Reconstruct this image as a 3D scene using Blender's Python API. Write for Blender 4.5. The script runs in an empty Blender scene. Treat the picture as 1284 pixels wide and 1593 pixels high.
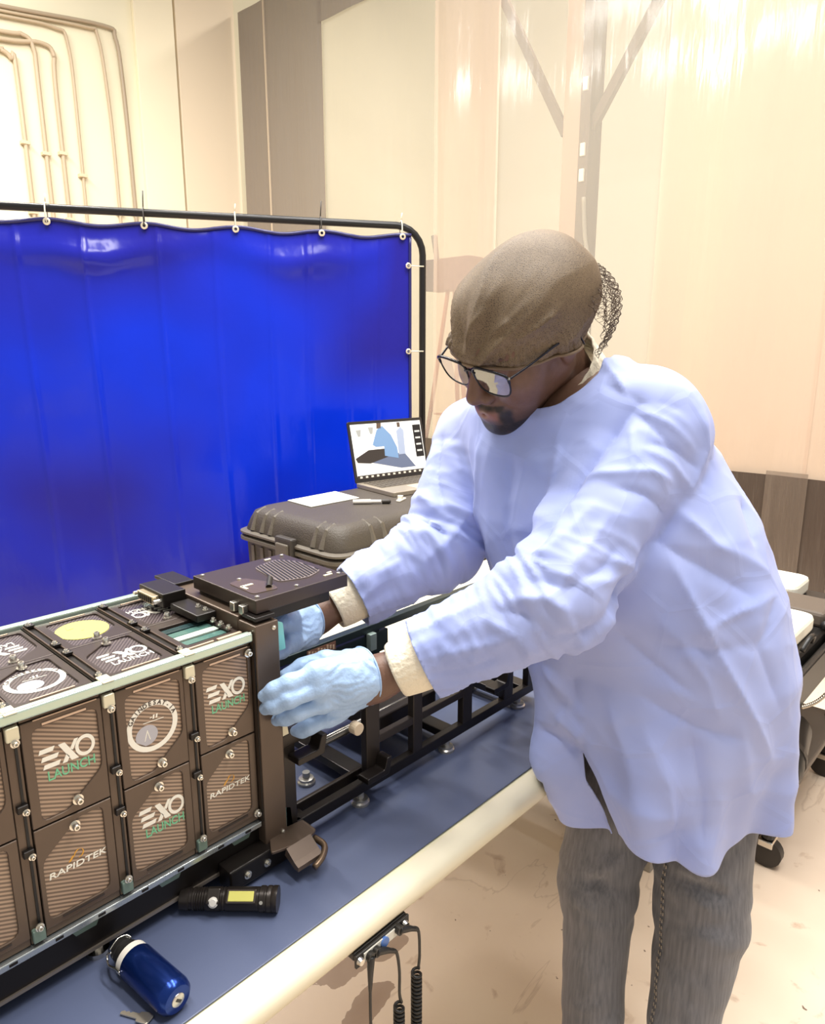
import bpy, bmesh, math, random
import numpy as np
from mathutils import Vector, Matrix, noise as mnoise
R = math.radians
sc = bpy.context.scene
COL = sc.collection

# ---------------------------------------------------------------- camera, world, lights, exposure
cam_d = bpy.data.cameras.new('camera')
cam = bpy.data.objects.new('camera', cam_d); COL.objects.link(cam); sc.camera = cam
cam_d.sensor_fit = 'HORIZONTAL'; cam_d.sensor_width = 36.0
cam_d.lens = 36.0 * 1100.0 / 1284.0
cam_d.clip_start = 0.05; cam_d.clip_end = 100
cam.matrix_world = Matrix((
    (0.684345, 0.159443, -0.711512, 0.0),
    (-0.729158, 0.149644, -0.667784, 0.0),
    (0.0, 0.975799, 0.218668, 1.44),
    (0, 0, 0, 1)))
world = bpy.data.worlds.new('hall_light'); sc.world = world; world.use_nodes = True
bg = world.node_tree.nodes['Background']
bg.inputs[0].default_value = (1.0, 0.975, 0.935, 1); bg.inputs[1].default_value = 0.42
def area(name, loc, sx, sy, power, col=(1, .97, .93), rot=(0, 0, 0)):
    l = bpy.data.lights.new(name, 'AREA'); l.shape = 'RECTANGLE'; l.size = sx; l.size_y = sy
    l.energy = power; l.color = col
    o = bpy.data.objects.new(name, l); COL.objects.link(o); o.location = loc; o.rotation_euler = rot
    return o
# rows of ceiling tube lamps of the hall
for (lx, ly, p) in ((0.1, 0.2, 45), (0.1, 2.0, 50), (1.6, -0.6, 75), (1.6, 1.2, 75), (1.6, 3.2, 60), (0.6, 4.4, 95), (2.7, 0.3, 30), (2.7, 2.4, 30),
                    (5.0, 3.6, 40)):
    area('ceiling_tube_light', (lx, ly, 4.4 if lx < 4 else 5.0), 0.25, 1.5, p)
vs = sc.view_settings
vs.view_transform = 'Standard'; vs.look = 'None'; vs.gamma = 1.0; vs.use_curve_mapping = False
vs.exposure = 0.30
sc.display_settings.display_device = 'sRGB'
sc.cycles.max_bounces = 7; sc.cycles.diffuse_bounces = 3; sc.cycles.glossy_bounces = 3; sc.cycles.transparent_max_bounces = 12
sc.cycles.caustics_reflective = False; sc.cycles.caustics_refractive = False
# ---------------------------------------------------------------- helpers
def lin(c):
    return tuple((v/12.92 if v <= .04045 else ((v+.055)/1.055)**2.4) for v in (x/255. for x in c))
MATS = {}
def mat(name, rgb, rough=.5, metal=0., bump=0., bscale=60., var=0., vscale=8., spec=.5, coat=0., trans=0., alpha=1., emit=0., stretch=None, sheen=0.):
    """principled material; rgb is 0-255 sRGB; optional noise colour variation and bump"""
    if name in MATS: return MATS[name]
    m = bpy.data.materials.new(name); m.use_nodes = True
    nt = m.node_tree; b = nt.nodes['Principled BSDF']; L = nt.links
    c = lin(rgb); b.inputs['Base Color'].default_value = (*c, 1)
    b.inputs['Roughness'].default_value = rough; b.inputs['Metallic'].default_value = metal
    b.inputs['Specular IOR Level'].default_value = spec; b.inputs['Coat Weight'].default_value = coat
    b.inputs['Coat Roughness'].default_value = .08
    b.inputs['Transmission Weight'].default_value = trans; b.inputs['Alpha'].default_value = alpha
    b.inputs['Sheen Weight'].default_value = sheen
    if emit:
        b.inputs['Emission Color'].default_value = (*c, 1); b.inputs['Emission Strength'].default_value = emit
    if var or bump:
        tc = nt.nodes.new('ShaderNodeTexCoord'); mp = nt.nodes.new('ShaderNodeMapping')
        L.new(tc.outputs['Object'], mp.inputs[0])
        if stretch: mp.inputs['Scale'].default_value = stretch
    if var:
        n = nt.nodes.new('ShaderNodeTexNoise'); n.inputs['Scale'].default_value = vscale; n.inputs['Detail'].default_value = 5
        L.new(mp.outputs[0], n.inputs['Vector'])
        r = nt.nodes.new('ShaderNodeValToRGB'); L.new(n.outputs['Fac'], r.inputs[0])
        r.color_ramp.elements[0].position = .3; r.color_ramp.elements[1].position = .7
        r.color_ramp.elements[0].color = (*[max(0, x*(1-var)) for x in c], 1)
        r.color_ramp.elements[1].color = (*[min(1, x*(1+var)) for x in c], 1)
        L.new(r.outputs[0], b.inputs['Base Color'])
    if bump:
        n2 = nt.nodes.new('ShaderNodeTexNoise'); n2.inputs['Scale'].default_value = bscale; n2.inputs['Detail'].default_value = 4
        L.new(mp.outputs[0], n2.inputs['Vector'])
        bp = nt.nodes.new('ShaderNodeBump'); bp.inputs['Strength'].default_value = bump; bp.inputs['Distance'].default_value = .01
        L.new(n2.outputs['Fac'], bp.inputs['Height']); L.new(bp.outputs[0], b.inputs['Normal'])
    MATS[name] = m
    return m
def stripes(name, c1, c2, scale, rot, rough=.4, metal=0., dist=0.):
    m = bpy.data.materials.new(name); m.use_nodes = True; nt = m.node_tree; L = nt.links
    b = nt.nodes['Principled BSDF']; b.inputs['Roughness'].default_value = rough; b.inputs['Metallic'].default_value = metal
    tc = nt.nodes.new('ShaderNodeTexCoord'); mp = nt.nodes.new('ShaderNodeMapping'); mp.inputs['Rotation'].default_value = rot
    wv = nt.nodes.new('ShaderNodeTexWave'); wv.inputs['Scale'].default_value = scale; wv.inputs['Distortion'].default_value = dist
    wv.bands_direction = 'X'
    r = nt.nodes.new('ShaderNodeValToRGB'); r.color_ramp.elements[0].color = (*lin(c1), 1); r.color_ramp.elements[1].color = (*lin(c2), 1)
    r.color_ramp.elements[0].position = .35; r.color_ramp.elements[1].position = .65
    L.new(tc.outputs['Object'], mp.inputs[0]); L.new(mp.outputs[0], wv.inputs['Vector']); L.new(wv.outputs['Fac'], r.inputs[0])
    L.new(r.outputs[0], b.inputs['Base Color'])
    MATS[name] = m
    return m

class MB:
    """collects shapes into one mesh"""
    def __init__(s): s.v = []; s.f = []
    def add(s, vs, fs):
        o = len(s.v); s.v += [tuple(map(float, p)) for p in vs]; s.f += [tuple(i+o for i in f) for f in fs]; return s
    def box(s, x0, x1, y0, y1, z0, z1):
        return s.add([(x0,y0,z0),(x1,y0,z0),(x1,y1,z0),(x0,y1,z0),(x0,y0,z1),(x1,y0,z1),(x1,y1,z1),(x0,y1,z1)],
                     [(3,2,1,0),(4,5,6,7),(0,1,5,4),(1,2,6,5),(2,3,7,6),(3,0,4,7)])
    def obox(s, M, sx, sy, sz):
        """box sx*sy*sz centred on the frame M"""
        vs = [M @ Vector((x*sx/2, y*sy/2, z*sz/2)) for z in (-1,1) for x, y in ((-1,-1),(1,-1),(1,1),(-1,1))]
        return s.add(vs, [(3,2,1,0),(4,5,6,7),(0,1,5,4),(1,2,6,5),(2,3,7,6),(3,0,4,7)])
    def cyl(s, a, b, r0, r1=None, n=16, cap=True):
        r1 = r0 if r1 is None else r1
        return s.lathe(a, b, [(0, r0), (1, r1)], n, cap, unit=True)
    def lathe(s, a, b, prof, n=20, cap=True, unit=False):
        a = Vector(a); b = Vector(b); d = b-a; L = d.length; d.normalize()
        t = d.orthogonal().normalized(); q = d.cross(t)
        vs = []; fs = []
        for (h, r) in prof:
            c = a + d*(h*L if unit else h)
            for i in range(n):
                an = 2*math.pi*i/n; vs.append(c + t*(r*math.cos(an)) + q*(r*math.sin(an)))
        for k in range(len(prof)-1):
            for i in range(n):
                j = (i+1) % n; fs.append((k*n+i, k*n+j, (k+1)*n+j, (k+1)*n+i))
        if cap:
            fs.append(tuple(range(n-1, -1, -1))); fs.append(tuple((len(prof)-1)*n+i for i in range(n)))
        return s.add(vs, fs)
    def tube(s, path, r, n=8, closed=False, cap=True):
        P = [Vector(p) for p in path]; m = len(P)
        rr = r if isinstance(r, (list, tuple)) else [r]*m
        vs = []; fs = []; t0 = None
        for i in range(m):
            if closed: d = P[(i+1) % m]-P[i-1]
            else: d = P[min(i+1, m-1)]-P[max(i-1, 0)]
            d.normalize()
            t = (d.orthogonal() if t0 is None else (t0 - d*t0.dot(d))).normalized(); t0 = t; q = d.cross(t)
            for k in range(n):
                an = 2*math.pi*k/n; vs.append(P[i]+t*(rr[i]*math.cos(an))+q*(rr[i]*math.sin(an)))
        for i in range(m if closed else m-1):
            for k in range(n):
                j = (k+1) % n; i2 = (i+1) % m; fs.append((i*n+k, i*n+j, i2*n+j, i2*n+k))
        if cap and not closed:
            fs.append(tuple(range(n-1, -1, -1))); fs.append(tuple((m-1)*n+k for k in range(n)))
        return s.add(vs, fs)
    def prism(s, poly, M, h):
        """polygon (u,v) in frame M's xy plane extruded along +z by h"""
        n = len(poly); vs = [M @ Vector((u, v, 0)) for u, v in poly]+[M @ Vector((u, v, h)) for u, v in poly]
        return s.add(vs, [tuple(range(n-1, -1, -1)), tuple(range(n, 2*n))]+[(i, (i+1) % n, n+(i+1) % n, n+i) for i in range(n)])
    def ring(s, inner, rect, M, h, depth):
        """plate (u0,u1,v0,v1) thickness h with a star-shaped opening"""
        u0, u1, v0, v1 = rect; cu = sum(p[0] for p in inner)/len(inner); cv = sum(p[1] for p in inner)/len(inner)
        A = sorted(set([math.atan2(p[1]-cv, p[0]-cu) for p in inner]+[math.atan2(b-cv, a-cu) for a in (u0, u1) for b in (v0, v1)]))
        def hit_rect(a):
            c, t = math.cos(a), math.sin(a); k = []
            if c > 1e-9: k.append((u1-cu)/c)
            if c < -1e-9: k.append((u0-cu)/c)
            if t > 1e-9: k.append((v1-cv)/t)
            if t < -1e-9: k.append((v0-cv)/t)
            k = min(k); return (cu+c*k, cv+t*k)
        def hit_poly(a):
            c, t = math.cos(a), math.sin(a); best = None
            for i in range(len(inner)):
                p = inner[i]; q = inner[(i+1) % len(inner)]
                ex, ey = q[0]-p[0], q[1]-p[1]; det = c*(-ey)+t*ex
                if abs(det) < 1e-12: continue
                rx, ry = p[0]-cu, p[1]-cv
                k = (rx*(-ey)+ry*ex)/det; w_ = (c*ry-t*rx)/det
                if k > 0 and -1e-6 <= w_ <= 1+1e-6: best = k if best is None else min(best, k)
            return (cu+c*best, cv+t*best)
        n = len(A); O = [hit_rect(a) for a in A]; I = [hit_poly(a) for a in A]
        vs = [M @ Vector((*p, h)) for p in O]+[M @ Vector((*p, h)) for p in I]+[M @ Vector((*p, h-depth)) for p in I]+[M @ Vector((*p, 0)) for p in O]
        fs = []
        for i in range(n):
            j = (i+1) % n
            fs += [(i, j, n+j, n+i), (n+i, n+j, 2*n+j, 2*n+i), (3*n+i, 3*n+j, j, i)]
        return s.add(vs, fs)
    def build(s, name, m, parent=None, smooth=False, bevel=0., seg=2, auto=None):
        me = bpy.data.meshes.new(name); me.from_pydata(s.v, [], s.f); me.update()
        return link(name, me, m, parent, smooth, bevel, seg, auto)
def link(name, me, m, parent=None, smooth=False, bevel=0., seg=2, auto=None):
    o = bpy.data.objects.new(name, me); COL.objects.link(o)
    for x in (m if isinstance(m, (list, tuple)) else [m]): me.materials.append(x)
    if smooth: me.polygons.foreach_set('use_smooth', [True]*len(me.polygons))
    if auto is not None: me.polygons.foreach_set('use_smooth', [True]*len(me.polygons)); me.set_sharp_from_angle(angle=R(auto))
    if parent is not None: adopt(o, parent)
    if bevel:
        b = o.modifiers.new('bevel', 'BEVEL'); b.width = bevel; b.segments = seg; b.limit_method = 'ANGLE'; b.angle_limit = R(40)
    return o
def adopt(o, parent):
    o.parent = parent
    o.matrix_parent_inverse = parent.matrix_world.inverted()
def thing(name, label, cat, loc, group=None):
    o = bpy.data.objects.new(name, None); COL.objects.link(o); o.empty_display_size = .05
    o.matrix_world = Matrix.Translation(loc)
    return tag(o, label, cat, group)
def tag(o, label=None, cat=None, group=None, kind=None):
    if label: o['label'] = label
    if cat: o['category'] = cat
    if group: o['group'] = group
    if kind: o['kind'] = kind
    return o
def struct(o): o['kind'] = 'structure'; return o
def copy_tree(o, parent=None, loc=None):
    c = o.copy(); COL.objects.link(c)
    if parent is not None: c.parent = parent
    for ch in list(o.children): copy_tree(ch, c)
    return c
def frame(o, x, y):
    """frame with origin o, x axis x, y axis y, z = x cross y"""
    x = Vector(x).normalized(); y = Vector(y); z = x.cross(y).normalized(); y = z.cross(x)
    M = Matrix((x, y, z)).transposed().to_4x4(); M.translation = Vector(o); return M
def round_poly(pts, r, seg=4):
    """rounds the corners of a polygon; r may be a list"""
    n = len(pts); out = []
    for i in range(n):
        p = Vector(pts[i]); a = Vector(pts[i-1])-p; b = Vector(pts[(i+1) % n])-p
        rr = r[i] if isinstance(r, (list, tuple)) else r
        rr = min(rr, a.length*.49, b.length*.49); A = p+a.normalized()*rr; B = p+b.normalized()*rr
        for k in range(seg+1):
            t = k/seg; q = A*(1-t)**2+p*2*t*(1-t)+B*t*t; out.append((q.x, q.y))
    return out
def smooth_path(P, n=8, closed=False):
    """Catmull-Rom through points"""
    P = [Vector(p) for p in P]; out = []; m = len(P)
    for i in range(m if closed else m-1):
        if closed: p0, p1, p2, p3 = P[i-1], P[i], P[(i+1) % m], P[(i+2) % m]
        else: p0, p1, p2, p3 = P[max(i-1, 0)], P[i], P[i+1], P[min(i+2, m-1)]
        for k in range(n):
            t = k/n
            out.append(.5*((2*p1)+(p2-p0)*t+(2*p0-5*p1+4*p2-p3)*t*t+(-p0+3*p1-3*p2+p3)*t**3))
    if not closed: out.append(P[-1])
    return out
TEXT_CACHE = {}
def text_mesh(body, size, extrude):
    key = (body, size, extrude)
    if key in TEXT_CACHE: return TEXT_CACHE[key]
    c = bpy.data.curves.new('lettering', 'FONT'); c.body = body; c.size = size; c.extrude = extrude
    c.align_x = 'CENTER'; c.align_y = 'CENTER'; c.resolution_u = 3; c.offset = size*.012
    o = bpy.data.objects.new('lettering', c); COL.objects.link(o)
    me = bpy.data.meshes.new_from_object(o.evaluated_get(bpy.context.evaluated_depsgraph_get()))
    bpy.data.objects.remove(o); bpy.data.curves.remove(c)
    TEXT_CACHE[key] = me
    return me
def text_into(mb, body, size, M, extrude=.0002, sx=1., shear=0., wide=None):
    me = text_mesh(body, size, extrude)
    xs = [v.co.x for v in me.vertices]; k = sx
    if wide: k = wide/(max(xs)-min(xs))
    mb.add([M @ Vector((v.co.x*k+v.co.y*shear, v.co.y, v.co.z)) for v in me.vertices], [tuple(p.vertices) for p in me.polygons])
# ---------------------------------------------------------------- the hall
WALL = mat('cream_wall', (244, 235, 204), .7, var=.03, vscale=1.2, bump=.05, bscale=6)
def floor_material():
    m = bpy.data.materials.new('worn_concrete'); m.use_nodes = True; nt = m.node_tree; L = nt.links
    b = nt.nodes['Principled BSDF']; b.inputs['Roughness'].default_value = .5
    tc = nt.nodes.new('ShaderNodeTexCoord')
    def nz(scale, det, dist=0., vec=None):
        n = nt.nodes.new('ShaderNodeTexNoise'); n.inputs['Scale'].default_value = scale; n.inputs['Detail'].default_value = det
        n.inputs['Distortion'].default_value = dist; L.new(vec or tc.outputs['Object'], n.inputs['Vector']); return n.outputs['Fac']
    def ramp(fac, stops):
        r = nt.nodes.new('ShaderNodeValToRGB'); L.new(fac, r.inputs[0]); e = r.color_ramp.elements
        while len(e) < len(stops): e.new(.5)
        for k, (p, c) in enumerate(stops): e[k].position = p; e[k].color = (*c, 1)
        return r.outputs[0]
    def mix(fac, a, bcol):
        x = nt.nodes.new('ShaderNodeMix'); x.data_type = 'RGBA'; L.new(fac, x.inputs[0])
        for s_, v in ((6, a), (7, bcol)):
            if isinstance(v, tuple): x.inputs[s_].default_value = (*v, 1)
            else: L.new(v, x.inputs[s_])
        return x.outputs[2]
    base = ramp(nz(1.1, 6), [(.3, lin((212, 190, 168))), (.5, lin((226, 206, 184))), (.72, lin((236, 222, 200)))])
    fine = ramp(nz(14, 8, .6), [(.40, (0, 0, 0)), (.30, (0, 0, 0)), (.62, (0, 0, 0)), (.74, (1, 1, 1))])
    col = mix(fine, base, lin((188, 160, 136)))
    specks = ramp(nz(38, 2), [(.0, (0, 0, 0)), (.735, (0, 0, 0)), (.76, (1, 1, 1)), (1, (1, 1, 1))])
    col = mix(specks, col, lin((118, 96, 80)))
    # cracks / drag marks
    mp = nt.nodes.new('ShaderNodeMapping'); mp.inputs['Scale'].default_value = (.35, 1.6, 1); mp.inputs['Rotation'].default_value = (0, 0, .8)
    L.new(tc.outputs['Object'], mp.inputs[0])
    scr = ramp(nz(1.6, 7, .5, mp.outputs[0]), [(0, (0, 0, 0)), (.497, (0, 0, 0)), (.5, (.4, .4, .4)), (.503, (0, 0, 0))])
    col = mix(scr, col, lin((176, 150, 128)))
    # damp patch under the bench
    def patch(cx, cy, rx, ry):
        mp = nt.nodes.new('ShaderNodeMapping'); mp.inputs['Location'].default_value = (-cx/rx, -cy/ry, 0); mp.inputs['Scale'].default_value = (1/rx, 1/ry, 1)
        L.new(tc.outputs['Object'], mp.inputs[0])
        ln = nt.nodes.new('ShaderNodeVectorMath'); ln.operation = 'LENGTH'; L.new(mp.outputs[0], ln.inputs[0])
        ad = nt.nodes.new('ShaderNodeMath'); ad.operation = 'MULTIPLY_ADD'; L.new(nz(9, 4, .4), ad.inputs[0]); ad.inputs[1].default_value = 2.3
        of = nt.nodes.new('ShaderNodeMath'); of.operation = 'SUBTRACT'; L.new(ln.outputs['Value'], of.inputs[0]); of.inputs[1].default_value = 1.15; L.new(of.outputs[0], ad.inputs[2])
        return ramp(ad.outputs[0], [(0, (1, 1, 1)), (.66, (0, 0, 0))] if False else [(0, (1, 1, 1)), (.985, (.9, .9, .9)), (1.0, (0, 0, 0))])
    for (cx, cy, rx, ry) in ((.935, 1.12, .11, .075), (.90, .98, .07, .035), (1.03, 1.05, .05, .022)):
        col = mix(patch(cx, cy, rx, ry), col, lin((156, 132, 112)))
    L.new(col, b.inputs['Base Color'])
    bp = nt.nodes.new('ShaderNodeBump'); bp.inputs['Strength'].default_value = .15; bp.inputs['Distance'].default_value = .005
    L.new(nz(30, 8), bp.inputs['Height']); L.new(bp.outputs[0], b.inputs['Normal'])
    return m
struct(MB().box(-4, 7.6, -4, 6.0, -.1, 0).build('floor', floor_material()))
wl = struct(MB().box(-4, 4.06, 5.9, 6.0, 0, 5).build('wall_left', WALL))
for x0, x1 in ((3.06, 3.40), (3.42, 3.98)):      # proud plaster pilasters on the wall
    MB().box(x0, x1, 5.86, 5.9, 0, 5).build('wall_panel', mat('pale_panel', (252, 240, 208), .75) if x0 < 3.2 else mat('beige_panel', (244, 226, 196), .75), wl, bevel=.004)
struct(MB().box(7.5, 7.6, -4, 6.0, 0, 6.5).build('wall_far', mat('far_wall', (244, 234, 212), .8)))
struct(MB().box(4.06, 7.5, 5.9, 6.0, 0, 6.5).build('wall_back', WALL))
# conduits on the left wall
COND = mat('painted_conduit', (200, 180, 150), .5)
runs = [[(1.2,3.70),(2.09,3.79),(2.81,3.88),(2.9,3.82),(2.93,3.56),(2.95,2.85),(2.97,1.2)],
        [(1.2,3.66),(2.09,3.76),(2.67,3.83),(2.76,3.8),(2.8,3.46),(2.82,2.83),(2.82,1.2)],
        [(1.2,3.62),(2.09,3.73),(2.44,3.76),(2.53,3.68),(2.55,3.11),(2.55,1.2)],
        [(1.2,3.50),(2.07,3.58),(2.33,3.63),(2.42,3.57),(2.41,3.27),(2.44,1.2)],
        [(1.2,3.54),(2.08,3.63),(2.21,3.65),(2.28,3.58),(2.29,3.24),(2.31,1.2)],
        [(1.2,3.30),(2.0,3.50),(2.06,3.51),(2.12,3.47),(2.15,3.3),(2.17,1.2)]]
cl = ['outermost', 'second', 'third', 'fourth', 'fifth', 'innermost']
for i, pts in enumerate(runs):
    root = thing('wall_conduit', '%s bent metal conduit running along and down the cream wall' % cl[i], 'conduit', (pts[-1][0], 5.88, 1.2), 'conduits on the cream wall')
    # straight legs with a rounded bend
    P = [Vector((x, 0, z)) for x, z in pts]
    MB().tube([(p.x, 5.875, p.z) for p in smooth_path(P, 6)], .011 if i in (1, 2) else .015, 8).build('pipe', COND if i else mat('grey_conduit', (178, 160, 134), .5), root, smooth=True)
    for t in (.35, .8):
        k = len(pts)-2; a, b_ = Vector((pts[k][0], 0, pts[k][1])), Vector((pts[k+1][0], 0, pts[k+1][1])); q = a.lerp(b_, t*.5)
        MB().box(q.x-.03, q.x+.03, 5.855, 5.9, q.z-.012, q.z+.012).build('pipe_strap', mat('strap_steel', (224, 206, 172), .4), root, bevel=.003)

# soft-wall enclosure: dark frame panels, header, clear vinyl panels, dark lower band
def vinyl(name, rgb, alpha, rough=.12, bump=.25):
    m = bpy.data.materials.new(name); m.use_nodes = True; nt = m.node_tree; L = nt.links
    b = nt.nodes['Principled BSDF']; b.inputs['Base Color'].default_value = (*lin(rgb), 1)
    b.inputs['Roughness'].default_value = rough; b.inputs['Alpha'].default_value = alpha; b.inputs['Specular IOR Level'].default_value = .6
    tc = nt.nodes.new('ShaderNodeTexCoord'); mp = nt.nodes.new('ShaderNodeMapping'); mp.inputs['Scale'].default_value = (1, 5, .5)
    n = nt.nodes.new('ShaderNodeTexNoise'); n.inputs['Scale'].default_value = 3; n.inputs['Detail'].default_value = 5
    bp = nt.nodes.new('ShaderNodeBump'); bp.inputs['Strength'].default_value = bump; bp.inputs['Distance'].default_value = .03
    L.new(tc.outputs['Object'], mp.inputs[0]); L.new(mp.outputs[0], n.inputs['Vector']); L.new(n.outputs['Fac'], bp.inputs['Height']); L.new(bp.outputs[0], b.inputs['Normal'])
    return m
CLEAR = vinyl('clear_vinyl', (250, 241, 222), .26)
HAZY = vinyl('hazy_vinyl', (208, 182, 160), .70)
PINKISH = vinyl('yellowed_vinyl', (228, 206, 186), .44)
DARKV = vinyl('smoked_vinyl', (140, 129, 118), .93, .25, .35)
DARKB = vinyl('charcoal_vinyl', (74, 62, 54), .97, .22, .5)
enc = thing('vinyl_enclosure', 'tall soft-wall enclosure of clear hanging vinyl with grey edge panels', 'enclosure', (4.0, 2.0, 0))
def sheet(name, m, y0, y1, z0, z1, x=4.0, amp=.012, per=.5, ph=0., parent=enc, nz_=8):
    n = max(4, int(abs(y1-y0)/.06)); vs = []; fs = []
    for j in range(nz_+1):
        z = z0+(z1-z0)*j/nz_
        for i in range(n+1):
            y = y0+(y1-y0)*i/n
            xx = x+amp*math.sin(2*math.pi*y/per+ph)+amp*.6*mnoise.noise(Vector((y*2.3, z*.5, ph)))
            vs.append((xx, y, z))
    for j in range(nz_):
        for i in range(n): a = j*(n+1)+i; fs.append((a, a+1, a+n+2, a+n+1))
    o = MB().add(vs, fs).build(name, m, parent, smooth=True)
    return o
sheet('edge_panel', DARKV, 4.71, 5.43, 0, 4.3, 3.99, .006)
sheet('edge_panel', DARKV, 5.43, 5.80, 0, 4.3, 3.985, .006, ph=1)
MB().box(3.975, 3.99, 5.425, 5.437, 0, 4.3).build('panel_seam', mat('seam_tape', (214, 196, 170), .5), enc)
sheet('header_panel', DARKV, 4.75, -1.5, 3.93, 4.6, 3.985, .004)
sheet('clear_panel', CLEAR, 3.52, 4.73, .80, 3.97, 4.01, .008, .9)
sheet('clear_panel', PINKISH, 2.99, 3.55, .80, 3.97, 4.0, .012, .45, 1.)
sheet('clear_panel', CLEAR, 1.85, 3.02, .80, 3.97, 4.015, .012, .7, 2.)
sheet('clear_panel', HAZY, .98, 1.88, .80, 3.97, 4.0, .016, .55, .5)
sheet('clear_panel', HAZY, -.2, 1.0, .80, 3.97, 4.01, .016, .6, 1.5)
sheet('clear_panel', HAZY, -1.5, -.17, .80, 3.97, 4.0, .016, .6, 2.5)
sheet('lower_band', DARKB, -1.5, 4.72, .02, .815, 3.98, .008, .5)
for y in (1.06, .72):      # clear strips sewn over the band
    sheet('overlap_strip', vinyl('strip_vinyl_%d' % (y*100), (116, 102, 90), .65, .15, .8), y-.1, y+.1, .02, .84, 3.962, .003, .3)

# steel column with knee braces behind the vinyl
STEEL = mat('painted_steel', (192, 156, 132), .6)
STEEL_SHADE = mat('shaded_steel', (100, 78, 64), .6)  # same beige steel, shade of web and braces put into the colour
colm = thing('steel_column', 'tall beige steel column with two knee braces behind the clear vinyl', 'column', (5.2, 3.1, 0))
MB().box(5.15, 5.3, 3.085, 3.24, 0, 6).build('flange', STEEL, colm, bevel=.004)
MB().box(5.13, 5.32, 3.0, 3.085, 0, 6).build('web', STEEL_SHADE, colm, bevel=.004)
MB().tube([(5.2, 3.24, 3.1), (5.2, 3.95, 4.35)], .045, 4).build('brace', STEEL_SHADE, colm)
MB().tube([(5.2, 3.02, 3.1), (5.2, 2.2, 4.35)], .045, 4).build('brace', STEEL_SHADE, colm)
for z in (2.72, 2.9, 3.35):
    MB().box(5.11, 5.13, 3.02, 3.06, z, z+.09).build('clip', mat('clip_white', (255, 244, 222), .5), colm, bevel=.003)
tag(MB().tube(smooth_path([(5.1, 3.0, 2.6), (5.1, 2.97, 2.3), (5.1, 2.90, 2.05), (5.1, 2.87, 1.8), (5.1, 2.93, 1.5), (5.1, 3.02, .6)], 6), .016, 8).build('hanging_cable', mat('grey_cable', (150, 138, 120), .6), smooth=True), 'grey cable looping down beside the beige steel column', 'cable')
# survey-style tripod stand behind the vinyl
TW = mat('tripod_wood', (138, 78, 44), .6)
tp = thing('tripod_stand', 'wooden-legged tripod stand with brown box on top behind the vinyl', 'tripod', (4.5, 3.75, 0))
MB().box(4.42, 4.6, 3.56, 4.02, 1.93, 2.17).build('box', mat('maroon_box', (78, 46, 40), .6), tp, bevel=.01)
MB().cyl((4.5, 3.955, 2.17), (4.5, 3.985, 2.36), .02, .026, 10).build('handle', mat('dark_handle', (104, 90, 80), .5), tp, smooth=False)
for (x, y) in ((4.35, 4.10), (4.75, 3.86), (4.4, 3.42)):
    MB().tube([(4.5+(x-4.5)*.12, 3.78+(y-3.78)*.12, 1.93), ((4.5+x)/2, (3.78+y)/2, 1.0), (x, y, 0)], [.018, .02, .014], 6).build('leg', TW, tp)
MB().tube([(4.45, 3.93, .95), (4.62, 3.82, .95), (4.46, 3.62, .95), (4.45, 3.93, .95)], .008, 5).build('spreader', TW, tp)

# blue welding curtain on a black pipe frame
BLUE = bpy.data.materials.new('blue_vinyl'); BLUE.use_nodes = True
def _blue():
    nt = BLUE.node_tree; L = nt.links; b = nt.nodes['Principled BSDF']
    tc = nt.nodes.new('ShaderNodeTexCoord')
    n = nt.nodes.new('ShaderNodeTexNoise'); n.inputs['Scale'].default_value = 0.9; n.inputs['Detail'].default_value = 2
    r = nt.nodes.new('ShaderNodeValToRGB'); mv = nt.nodes.new('ShaderNodeMapping'); mv.inputs['Location'].default_value = (3.1, 1.7, .4); L.new(tc.outputs['Object'], mv.inputs[0]); L.new(mv.outputs[0], n.inputs['Vector']); L.new(n.outputs['Fac'], r.inputs[0])
    e = r.color_ramp.elements; e[0].position = .42; e[0].color = (*lin((32, 28, 138)), 1); e[1].position = .64; e[1].color = (*lin((6, 46, 206)), 1)  # purple patches: reflections and backlight painted into the blue vinyl
    L.new(r.outputs[0], b.inputs['Base Color']); b.inputs['Roughness'].default_value = .2; b.inputs['Specular IOR Level'].default_value = .38
    n2 = nt.nodes.new('ShaderNodeTexNoise'); n2.inputs['Scale'].default_value = 5; n2.inputs['Detail'].default_value = 4
    mp = nt.nodes.new('ShaderNodeMapping'); mp.inputs['Scale'].default_value = (1, 1, .6); L.new(tc.outputs['Object'], mp.inputs[0]); L.new(mp.outputs[0], n2.inputs['Vector'])
    bp = nt.nodes.new('ShaderNodeBump'); bp.inputs['Strength'].default_value = .25; bp.inputs['Distance'].default_value = .03
    L.new(n2.outputs['Fac'], bp.inputs['Height']); L.new(bp.outputs[0], b.inputs['Normal'])
_blue()
PIPE = mat('black_pipe', (34, 32, 32), .35, .3)
A = Vector((-.45, 4.008, 0)); B = Vector((2.47, 2.256, 0)); dv = (B-A).normalized(); nv = Vector((dv.y, -dv.x, 0)); Lc = (B-A).length
scr = thing('welding_screen', 'glossy blue vinyl welding curtain hung on a black pipe frame', 'screen', (B.x, B.y, 0))
ztop = 1.99
pp = [A+Vector((0, 0, ztop)), B-dv*.12+Vector((0, 0, ztop))]+[B-dv*.12+dv*(.12*math.sin(R(a)))+Vector((0, 0, ztop-.12+.12*math.cos(R(a)))) for a in range(15, 91, 15)]+[B+Vector((0, 0, .02))]
MB().tube(pp, .0155, 12).build('pipe_frame', PIPE, scr, smooth=True)
MB().tube([A+Vector((0, 0, ztop)), A+Vector((0, 0, .02))], .0155, 12).build('pipe_frame', PIPE, scr, smooth=True)
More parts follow.
